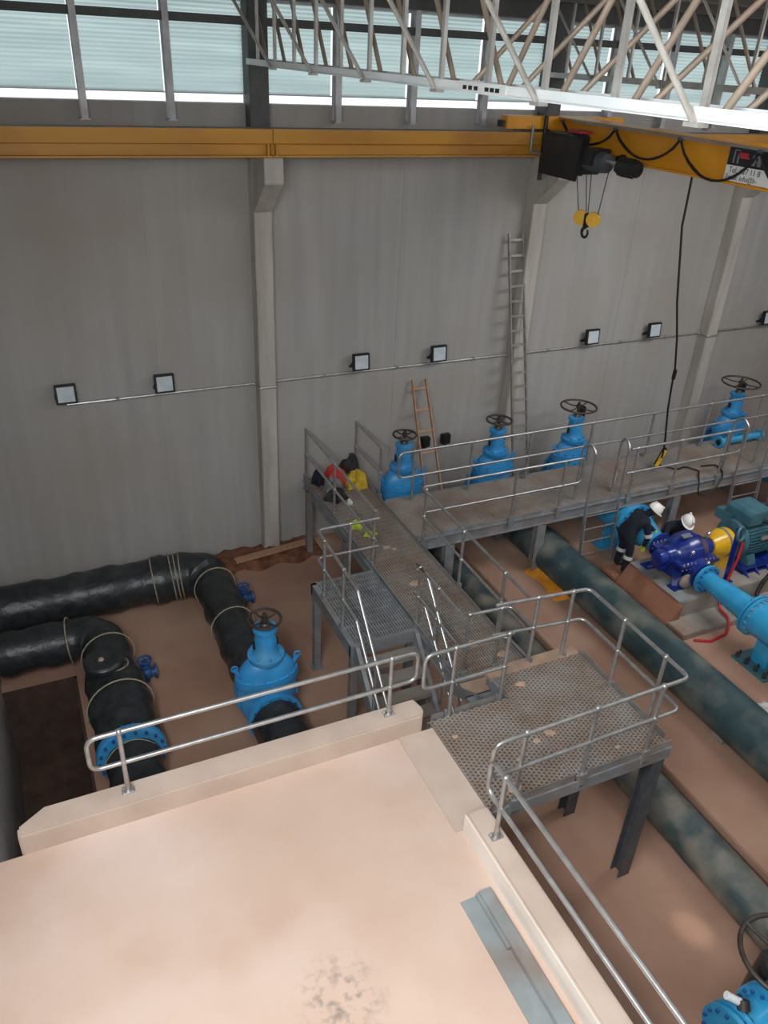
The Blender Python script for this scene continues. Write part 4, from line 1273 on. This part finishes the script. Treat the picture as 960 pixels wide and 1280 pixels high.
t = thing('electric_motor', 'large teal finned electric motor with a terminal box on top', 'motor', (11.95, CY, PZ))
MX0, MX1, MZ = 11.36, 12.5, 1.25
T = Matrix.Translation((0, CY, MZ)) @ Matrix.Rotation(PI / 2, 4, 'Y')
mb = MB(); mb.lathe([(.12, MX0 - .06), (.34, MX0 - .04), (.37, MX0), (.37, MX0 + .05), (.33, MX0 + .06), (.33, MX1 - .06), (.37, MX1 - .05), (.37, MX1), (.30, MX1 + .02)], T, n=36)
mb.build('frame', 'motor', t)
mb = MB()
for k in range(40):
    a = 2 * PI * k / 40
    if abs(math.sin(a - PI / 2)) < .35 and math.cos(a - PI / 2) > 0:
        continue
    c = V((0, CY + .355 * math.cos(a), MZ + .355 * math.sin(a)))
    mb.bar(V((MX0 + .07, c.y, c.z)), V((MX1 - .07, c.y, c.z)), .009, .06, up=(0, math.cos(a), math.sin(a)))
o = mb.build('cooling_fins', 'motor', t)
mb = MB(); mb.lathe([(.35, MX1 + .02), (.39, MX1 + .04), (.39, MX1 + .34), (.30, MX1 + .4), (.05, MX1 + .41)], T, n=36)
mb.build('fan_cowl', 'motor', t)
mb = MB(); mb.prism([(MX0 + .02, MZ + .36), (MX0 + .62, MZ + .36), (MX0 + .62, MZ + .56), (MX0 + .55, MZ + .62), (MX0 + .08, MZ + .62), (MX0 + .02, MZ + .56)], CY - .26, CY + .30, 'y')
mb.build('terminal_box', 'motor', t, .012)
mb = MB(); mb.bx(MX0 - .02, MX0 + .16, CY + .1, CY + .5, MZ + .2, MZ + .40)
mb.build('side_box', 'motor', t, .012)
for x in (MX0 + .18, MX1 - .2):
    for sg in (-1, 1):
        mb = MB(); mb.prism([(CY + sg * .18, MZ - .26), (CY + sg * .36, MZ - .20), (CY + sg * .44, PZ + .16), (CY + sg * .44, PZ + .12), (CY + sg * .2, PZ + .12)], x - .1, x + .1, 'x')
        mb.build('foot', 'motor', t, .006)
mb = MB(); mb.bx(MX0 + .3, MX0 + .62, CY - .395, CY - .36, MZ + .1, MZ + .17)
mb.build('rating_plate', 'chrome', t)
t = thing('motor_base_frame', 'dark blue welded base frame under the teal motor', 'base frame', (11.95, CY, PZ))
mb = MB()
mb.bx(11.3, 12.7, CY - .50, CY - .28, PZ, PZ + .02); mb.bx(11.3, 12.7, CY + .28, CY + .5, PZ, PZ + .02); mb.bx(11.3, 12.7, CY - .5, CY + .5, PZ + .10, PZ + .12)
mb.build('base_plate', 'blue_dark', t)
for x in (11.35, 11.62, 11.9, 12.2, 12.5):
    mb = MB(); mb.prism([(CY - .5, PZ), (CY + .5, PZ), (CY + .40, PZ + .12), (CY - .40, PZ + .12)], x - .012, x + .012, 'x')
    mb.prism([(CY - .62, PZ + .0), (CY - .48, PZ), (CY - .44, PZ + .12)], x - .012, x + .012, 'x')
    mb.build('gusset', 'blue_dark', t)
# blue stand with ring, hoses, cable
t = thing('blue_ring_stand', 'slanted dark blue bar with a pale blue ring, in front of the motor', 'stand', (10.95, 8.1, PZ))
mb = MB(); mb.bar((10.86, 8.02, PZ), (10.93, 8.12, 1.78), .10, .05); mb.bx(10.76, 10.96, 7.94, 8.1, PZ, PZ + .02)
mb.build('bar', 'blue_dark', t, .006)
mb = MB(); mb.ring((10.90, 8.04, 1.72), .125, .028, (.3, -1, .25), n=28)
mb.build('ring', 'motor', t)
t = thing('red_hose', 'red hose hanging from the blue stand down the plinth face to the floor', 'hose', (10.9, 8, PZ))
mb = MB(); mb.tube([(10.94, 7.98, 1.58), (10.86, 7.92, 1.3), (10.72, 7.90, .80), (10.66, 7.77, .76), (10.58, 7.76, .70), (10.48, 7.74, .46), (10.42, 7.42, .46), (10.36, 7.32, .40), (10.2, 7.2, .33), (9.8, 7.15, .325), (9.55, 7.28, .325)], .024, n=8, bend=.16)
mb.build('hose', 'red_hose', t)
t = thing('motor_cable', 'thick black cable drooping from the motor terminal box over the plinth', 'cable', (11.8, 8, 1.7))
mb = MB(); mb.tube([(MX0 + .34, CY - .20, MZ + .40), (MX0 + .46, CY - .42, MZ + .46), (11.88, 7.98, 1.45), (11.80, 7.76, 1.05), (11.5, 7.74, .78), (11.36, 7.72, .50), (11.2, 7.3, .46)], .036, n=10, bend=.2)
mb.build('cable', 'rubber', t)

# discharge pipe
t = thing('discharge_pipe', 'light blue tapered discharge pipe from the pump toward the right edge', 'pipe', (10.2, 7, 1.02))
z = 1.02
T = Matrix.Translation((10.2, 0, z)) @ Matrix.Rotation(PI / 2, 4, 'X')    # lathe z -> -y
mb = MB(); mb.lathe([(.165, -7.9), (.165, -7.75), (.19, -7.45), (.225, -6.95), (.225, -6.84)], T, n=32)
mb.build('reducer', 'blue_light', t)
def flange(y, R, r, th, nb, bm='blue_small'):
    mb = MB(); mb.lathe([(r, -y), (R, -y), (R, -y + th), (r, -y + th)], T, n=36)
    fl = mb.build('flange', 'blue_light', t, .005)
    mb = MB()
    for k in range(nb):
        a = 2 * PI * k / nb; c = V((10.2 + (R - .05) * math.cos(a), y, z + (R - .05) * math.sin(a)))
        mb.cyl(c + V((0, .03, 0)), c + V((0, -th - .04, 0)), .018, n=6)
    mb.build('flange_bolts', bm, fl)
flange(7.94, .27, .15, .05, 12); flange(6.86, .36, .2, .05, 16); flange(6.79, .36, .2, .05, 16, 'chrome')
mb = MB(); mb.lathe([(.30, -6.74), (.29, -6.6), (.29, -5.2), (.30, -5.15)], T, n=32)
mb.build('tee', 'blue_light', t)
flange(5.25, .36, .2, .05, 16)
mb = MB(); mb.prism([(10.08, FL + .03), (10.32, FL + .03), (10.34, z - .2), (10.06, z - .2)], 6.25, 6.55, 'y')
mb.build('support_leg', 'blue_light', t, .006)
mb = MB(); mb.bx(9.85, 10.55, 6.05, 6.75, FL, FL + .03)
fb = mb.build('foot_plate', 'motor', t)
mb = MB()
for i in (-1, 1):
    for j in (-1, -.35, .35, 1):
        mb.cyl((10.2 + i * .28, 6.4 + j * .28, FL + .02), (10.2 + i * .28, 6.4 + j * .28, FL + .11), .04, n=6)
        mb.cyl((10.2 + i * .24 * 1.0, 6.4 + j * .28, FL + .02), (10.2 + i * .24, 6.4 + j * .28, FL + .15), .018, n=6)
mb.build('anchor_bolts', 'iron', fb)

# ================================================================== PEOPLE
def skin(name, verts, edges, parts, roots):
    """verts: list of (xyz, radius); parts: list of (material key, test edges) assigned by nearest segment"""
    bm = bmesh.new(); sl = bm.verts.layers.skin.verify()
    bv = []
    for i, (p, r) in enumerate(verts):
        v = bm.verts.new(p); v[sl].radius = (r, r) if not isinstance(r, tuple) else r
        v[sl].use_root = i in roots
        bv.append(v)
    for a, b, _ in edges:
        bm.edges.new((bv[a], bv[b]))
    me = bpy.data.meshes.new('tmp'); bm.to_mesh(me); bm.free()
    o = bpy.data.objects.new('tmp', me); COL.objects.link(o)
    s1 = o.modifiers.new('s', 'SKIN'); s1.use_smooth_shade = True
    s2 = o.modifiers.new('u', 'SUBSURF'); s2.levels = 2; s2.render_levels = 2
    dg = bpy.context.evaluated_depsgraph_get()
    m2 = bpy.data.meshes.new_from_object(o.evaluated_get(dg))
    bpy.data.objects.remove(o)
    m2.name = name; m2.materials.clear()
    for k in parts:
        m2.materials.append(M[k])
    def dist(p, a, b):
        d = b - a; u = max(0, min(1, (p - a).dot(d) / max(d.length_squared, 1e-9)))
        return (p - a - d * u).length
    for f in m2.polygons:
        c = f.center; best = 0; bd = 9
        for a, b, k in edges:
            dd = dist(c, V(verts[a][0]), V(verts[b][0]))
            rr = (verts[a][1] if not isinstance(verts[a][1], tuple) else verts[a][1][0])
            if dd / max(rr, .01) < bd:
                bd = dd / max(rr, .01); best = k
        f.material_index = best; f.use_smooth = True
    return m2

def person(lab, base, J, glove=True, helm=True, bands=()):
    """J: dict of joint positions (world)"""
    t = thing('person', lab, 'person', base)
    verts = []; edges = []; idx = {}
    def add(n, p, r):
        idx[n] = len(verts); verts.append((tuple(V(p) - V(base)), r)); return idx[n]
    def e(a, b, k): edges.append((idx[a], idx[b], k))
    NAVY, SK, GL, BT = 0, 1, 2, 3
    add('pel', J['pel'], .155); add('waist', V(J['pel']).lerp(V(J['chest']), .45), .145); add('chest', J['chest'], .165)
    add('neck0', V(J['chest']).lerp(V(J['head']), .45), .075); add('neck', V(J['chest']).lerp(V(J['head']), .62), .058); add('head', J['head'], .09); add('crown', V(J['head']) + (V(J['head']) - V(J['chest'])).normalized() * .09, .085)
    e('pel', 'waist', NAVY); e('waist', 'chest', NAVY); e('chest', 'neck0', NAVY); e('neck0', 'neck', SK); e('neck', 'head', SK); e('head', 'crown', SK)
    for s_ in 'lr':
        add('hip' + s_, J['hip' + s_], .105); add('kn' + s_, J['kn' + s_], .075); add('an' + s_, J['an' + s_], .06)
        heel = V(J['an' + s_]) + V((0, 0, -.055)); add('heel' + s_, heel, .05); add('toe' + s_, heel + V(J['fwd']) * .17 + V((0, 0, -.015)), .042)
        add('ball' + s_, heel + V(J['fwd']) * .1, .045)
        e('pel', 'hip' + s_, NAVY); e('hip' + s_, 'kn' + s_, NAVY); e('kn' + s_, 'an' + s_, NAVY); e('an' + s_, 'heel' + s_, BT); e('heel' + s_, 'ball' + s_, BT); e('ball' + s_, 'toe' + s_, BT)
        add('sh' + s_, J['sh' + s_], .085); add('el' + s_, J['el' + s_], .058); add('wr' + s_, J['wr' + s_], .042)
        d = (V(J['wr' + s_]) - V(J['el' + s_])).normalized()
        add('palm' + s_, V(J['wr' + s_]) + d * .055, (.040, .026)); add('kn2' + s_, V(J['wr' + s_]) + d * .095, (.040, .022))
        e('chest', 'sh' + s_, NAVY); e('sh' + s_, 'el' + s_, NAVY); e('el' + s_, 'wr' + s_, NAVY); e('wr' + s_, 'palm' + s_, GL); e('palm' + s_, 'kn2' + s_, GL)
    roots = [idx['pel']]
    # fingers: separate chains rooted in the palm
    for s_ in 'lr':
        d = (V(J['wr' + s_]) - V(J['el' + s_])).normalized()
        a = d.cross(V((0, 0, 1)));  a = a.normalized() if a.length > .1 else V((0, 1, 0)); c = d.cross(a)
        k0 = V(J['wr' + s_]) + d * .085
        for q, (o_, L_) in enumerate(((-.028, .07), (-.009, .082), (.010, .078), (.028, .060))):
            n = 'f%s%d' % (s_, q)
            p = k0 + a * o_
            add(n + 'a', p, .011); add(n + 'b', p + d * L_ * .5 + c * .006, .010); add(n + 'c', p + d * L_ * .85 + c * .03, .009); add(n + 'd', p + d * L_ * .95 + c * .052, .008)
            e(n + 'a', n + 'b', GL); e(n + 'b', n + 'c', GL); e(n + 'c', n + 'd', GL); roots.append(idx[n + 'a'])
        p = V(J['wr' + s_]) + d * .04 - a * .025
        add('th' + s_ + 'a', p, .013); add('th' + s_ + 'b', p - a * .03 + d * .03, .012); add('th' + s_ + 'c', p - a * .035 + d * .065 + c * .012, .010)
        e('th' + s_ + 'a', 'th' + s_ + 'b', GL); e('th' + s_ + 'b', 'th' + s_ + 'c', GL); roots.append(idx['th' + s_ + 'a'])
    # nose, ears
    f = V(J['face']).normalized(); hd = V(J['head']); up = (V(J['head']) - V(J['chest'])).normalized(); up = (up - f * up.dot(f)).normalized(); sd = f.cross(up)
    add('nose0', hd + f * .075, .018); add('nose1', hd + f * .112 - up * .012, .014); e('nose0', 'nose1', SK); roots.append(idx['nose0'])
    for g in (-1, 1):
        add('ear%d' % g, hd + sd * g * .085, .016); add('ear%db' % g, hd + sd * g * .098 + up * .03, .014); e('ear%d' % g, 'ear%db' % g, SK); roots.append(idx['ear%d' % g])
        add('eye%d' % g, hd + f * .082 + sd * g * .034 + up * .018, .010); add('eye%db' % g, hd + f * .090 + sd * g * .034 + up * .018, .008); e('eye%d' % g, 'eye%db' % g, 4); roots.append(idx['eye%d' % g])
    add('mo0', hd + f * .086 - up * .05 + sd * .02, .008); add('mo1', hd + f * .086 - up * .05 - sd * .02, .008); e('mo0', 'mo1', 5); roots.append(idx['mo0'])
    me = skin('body', verts, edges, ['navy', 'skin', 'lime', 'black', 'helmet', 'red_cloth'], roots)
    o = bpy.data.objects.new('body', me); COL.objects.link(o); o.parent = t
    # helmet
    if helm:
        ax = up
        Rm = Matrix((sd, f, ax)).transposed().to_4x4()
        T = Matrix.Translation(hd + up * .045 + f * .008) @ Rm
        mb = MB(); mb.lathe([(.128, 0), (.132, .012), (.128, .05), (.112, .095), (.08, .13), (.04, .148), (.005, .152)], T, n=24, sx=.92, sy=1.08)
        mb.lathe([(.12, -.004), (.15, -.006), (.152, .004), (.12, .008)], T @ Matrix.Translation((0, .025, 0)), n=24, sx=.92, sy=1.1)
        mb.bar(T @ V((0, -.12, .075)), T @ V((0, .12, .085)), .03, .14, up=up)
        mb.build('helmet', 'helmet', t)
    for a, b, u, r, w in bands:
        p0, p1 = V(J[a]), V(J[b]); p = p0.lerp(p1, u); d = (p1 - p0).normalized()
        mb = MB(); mb.cyl(p - d * w / 2, p + d * w / 2, r, n=18, cap=False); mb.cyl(p - d * w / 2, p + d * w / 2, r - .012, n=18, cap=False)
        mb.build('reflective_band', 'silver', t)
    return t
f = V((.9, -.3, 0)).normalized()
B = V((9.63, 9.32, .462))
J = dict(fwd=f, face=V((.75, -.2, -.6)), pel=B + V((-.10, .03, .86)), chest=B + V((.15, -.02, 1.13)), head=B + V((.32, -.08, 1.25)),
         hipl=B + V((-.08, .13, .81)), hipr=B + V((-.10, -.09, .81)), knl=B + V((.04, .16, .47)), knr=B + V((-.02, -.11, .46)),
         anl=B + V((-.02, .18, .10)), anr=B + V((-.08, -.10, .10)),
         shl=B + V((.20, .16, 1.12)), shr=B + V((.12, -.20, 1.10)), ell=B + V((.40, .14, .90)), elr=B + V((.20, -.24, .83)),
         wrl=B + V((.52, -.02, .78)), wrr=B + V((.24, -.16, .60)))
mbs = MB(); mbs.bx(9.3, 9.85, 9.17, 9.56, FL, .442)
o = mbs.build('concrete_step', 'plinth_red', None, .02, origin=(9.5, 9.2, FL))
tag(o, 'low dusty concrete step under the feet of the standing worker', 'step')
person('worker in navy overalls and white helmet bending over the blue pump', tuple(B), J,
       bands=(('ell', 'shl', .1, .077, .07), ('elr', 'shr', .12, .079, .07), ('knl', 'anl', .3, .088, .07), ('knr', 'anr', .3, .088, .07)))
B = V((11.16, 9.66, FL)); f = V((-.5, -.85, 0)).normalized()
J = dict(fwd=f, face=V((-.3, -.8, -.5)), pel=B + V((.05, .1, .42)), chest=B + V((-.12, -.08, .70)), head=B + V((-.12, -.28, .88)),
         hipl=B + V((.16, .08, .40)), hipr=B + V((-.08, .14, .40)), knl=B + V((.15, -.25, .50)), knr=B + V((-.25, -.15, .10)),
         anl=B + V((.16, -.18, .10)), anr=B + V((-.2, .25, .10)),
         shl=B + V((.06, -.16, .72)), shr=B + V((-.30, -.04, .70)), ell=B + V((.1, -.28, .52)), elr=B + V((-.44, -.16, .52)),
         wrl=B + V((-.02, -.38, .58)), wrr=B + V((-.4, -.32, .58)))
person('second worker crouching behind the blue pump, only white helmet and dark shoulders showing', tuple(B), J)

# ================================================================== CLOTHES AND LITTER
def heap(name, lab, cat, c, size, m, seed, folds=5):
    r = random.Random(seed)
    mb = MB(); n, k = 22, 12
    vs = []; ph = [r.uniform(0, 6.28) for _ in range(6)]
    for j in range(k + 1):
        v = j / k
        for i in range(n):
            a = 2 * PI * i / n
            rad = math.cos(v * PI / 2) ** .6 * (1 + .18 * math.sin(folds * a + ph[0] + 2 * v) + .10 * math.sin((folds + 4) * a + ph[1]))
            z = math.sin(v * PI / 2) * (1 + .2 * math.sin(2 * a + ph[2]) * v)
            vs.append((c[0] + size[0] * rad * math.cos(a), c[1] + size[1] * rad * math.sin(a), c[2] + size[2] * z * (.85 + .15 * math.sin(a * 3 + ph[3]))))
    fs = []
    for j in range(k):
        for i in range(n):
            i2 = (i + 1) % n
            fs.append((j * n + i, j * n + i2, (j + 1) * n + i2, (j + 1) * n + i))
    fs.append(tuple(range(n - 1, -1, -1))); fs.append(tuple(range(k * n, (k + 1) * n)))
    mb.add(vs, fs)
    o = mb.build(name, m, None, origin=c)
    tag(o, lab, cat)
    return o
Z0 = WG + .003
heap('red_jacket', 'crumpled red jacket in the heap of clothes on the cross walkway', 'clothing', (5.0, 12.45, Z0), (.20, .22, .32), 'red_cloth', 1)
heap('dark_jacket', 'dark brown jacket at the back of the clothes heap near the wall', 'clothing', (5.32, 12.58, Z0), (.20, .14, .42), 'dark_cloth', 2)
heap('yellow_raincoat', 'bright yellow raincoat draped at the right of the clothes heap', 'clothing', (5.30, 12.18, Z0), (.21, .24, .30), 'yellow_cloth', 3, 7)
heap('grey_bag', 'grey cloth bag in front of the red jacket on the walkway', 'bag', (4.82, 12.12, Z0), (.17, .16, .24), 'grey_cloth', 4)
heap('black_bag', 'black bag lying at the near left end of the clothes heap', 'bag', (4.76, 11.82, Z0), (.2, .17, .20), 'dark_cloth', 5)
heap('navy_cloth', 'small navy cloth at the far left edge of the clothes heap', 'clothing', (4.66, 12.5, Z0), (.11, .16, .24), 'navy', 6)
heap('white_cloth', 'small crumpled white cloth on the near edge of the black bag', 'cloth', (4.92, 11.56, Z0), (.06, .07, .09), 'white_cloth', 8)
heap('lime_vest', 'lime yellow safety vest crumpled on the left of the cross walkway', 'clothing', (4.74, 10.78, Z0), (.12, .13, .13), 'lime', 9)
heap('lime_glove', 'lime yellow glove lying just in front of the crumpled safety vest', 'glove', (4.85, 10.45, Z0), (.12, .09, .07), 'lime', 10)
heap('white_rag', 'white rag on the floor beside the thick dark green pipe at the right edge', 'rag', (9.36, 5.55, FL + .002), (.2, .18, .10), 'white_cloth', 11)
# channel on the slab
t = thing('steel_channel', 'long grey steel channel lying on the slab beside the right kerb', 'steel channel', (2.84, 2.5, PF))
mb = MB()
mb.bx(2.68, 2.86, .6, 3.54, PF, PF + .012)
mb.build('plate', 'channel', t)
mb = MB(); mb.bx(2.86, 2.98, .6, 3.54, PF, PF + .075); mb.bx(2.83, 2.86, 3.0, 3.54, PF + .01, PF + .06)
mb.build('upstand', 'channel', t, .006)
# ================================================================== LIGHT
w = bpy.data.worlds.new('World'); SC.world = w; w.use_nodes = True
bg = w.node_tree.nodes['Background']
bg.inputs[0].default_value = (.92, .97, 1.0, 1); bg.inputs[1].default_value = 1.3
def area(name, loc, target, size, energy, col=(1, 1, 1)):
    l = bpy.data.lights.new(name, 'AREA'); l.shape = 'RECTANGLE'; l.size, l.size_y = size; l.energy = energy; l.color = col
    o = bpy.data.objects.new(name, l); COL.objects.link(o); o.location = loc
    d = V(target) - V(loc); o.rotation_euler = d.to_track_quat('-Z', 'Y').to_euler()
    return o
a0 = area('window_light', (XL + .06, 1.1, 8.75), (4.5, 1.9, 0), (5.4, 1.3), 1080, (.95, .98, 1))
a1 = area('skylight', (1.0, 1.2, 9.85), (1.0, 1.6, 0), (2.6, 2.6), 150, (.97, .99, 1))
area('roof_fill', (12.0, 6.0, 9.7), (11.0, 10, 2), (6, 2.6), 360, (.98, .99, 1)).data.spread = math.radians(130)  # added fill lamp brightening the right wall and pumps, ceiling is closed here
area('roof_fill', (7.5, 5.0, 9.7), (7.5, 9.5, 2), (5, 2.4), 50, (.98, .99, 1))  # added weak fill over the middle of the hall, no opening above it
sp = bpy.data.lights.new('window_gap_sun', 'SPOT'); sp.energy = 1900; sp.spot_size = math.radians(3.0); sp.spot_blend = 1; sp.shadow_soft_size = .06; sp.color = (1, .95, .88)
so = bpy.data.objects.new('window_gap_sun', sp); COL.objects.link(so); so.location = (8.2, -1.8, 8.3)
so.rotation_euler = (V((5.98, 3.42, 0)) - so.location).to_track_quat('-Z', 'Y').to_euler()

# ================================================================== CAMERA
yaw, pitch, roll, F = 0.453287431, 0.526645832, -0.0532635812, 991.161282
cy, sy, cp, sp, cr, sr = math.cos(yaw), math.sin(yaw), math.cos(pitch), math.sin(pitch), math.cos(roll), math.sin(roll)
fw = V((sy * cp, cy * cp, -sp)); ri_ = V((cy, -sy, 0)); dn = fw.cross(ri_)
r2 = ri_ * cr + dn * sr; d2 = ri_ * -sr + dn * cr
cam = bpy.data.cameras.new('camera'); co = bpy.data.objects.new('camera', cam); COL.objects.link(co)
co.matrix_world = Matrix.Translation((0, 0, 8.76)) @ Matrix((r2, -d2, -fw)).transposed().to_4x4()
cam.sensor_fit = 'VERTICAL'; cam.sensor_height = 24; cam.lens = F / 1280 * 24
cam.clip_start = .05; cam.clip_end = 200
SC.camera = co
for o in SC.objects:
    if '_root' in o.keys():
        del o['_root']
SC.view_settings.view_transform = 'Standard'; SC.view_settings.look = 'None'
SC.view_settings.gamma = 1.0; SC.view_settings.use_curve_mapping = False
SC.view_settings.exposure = 0.0
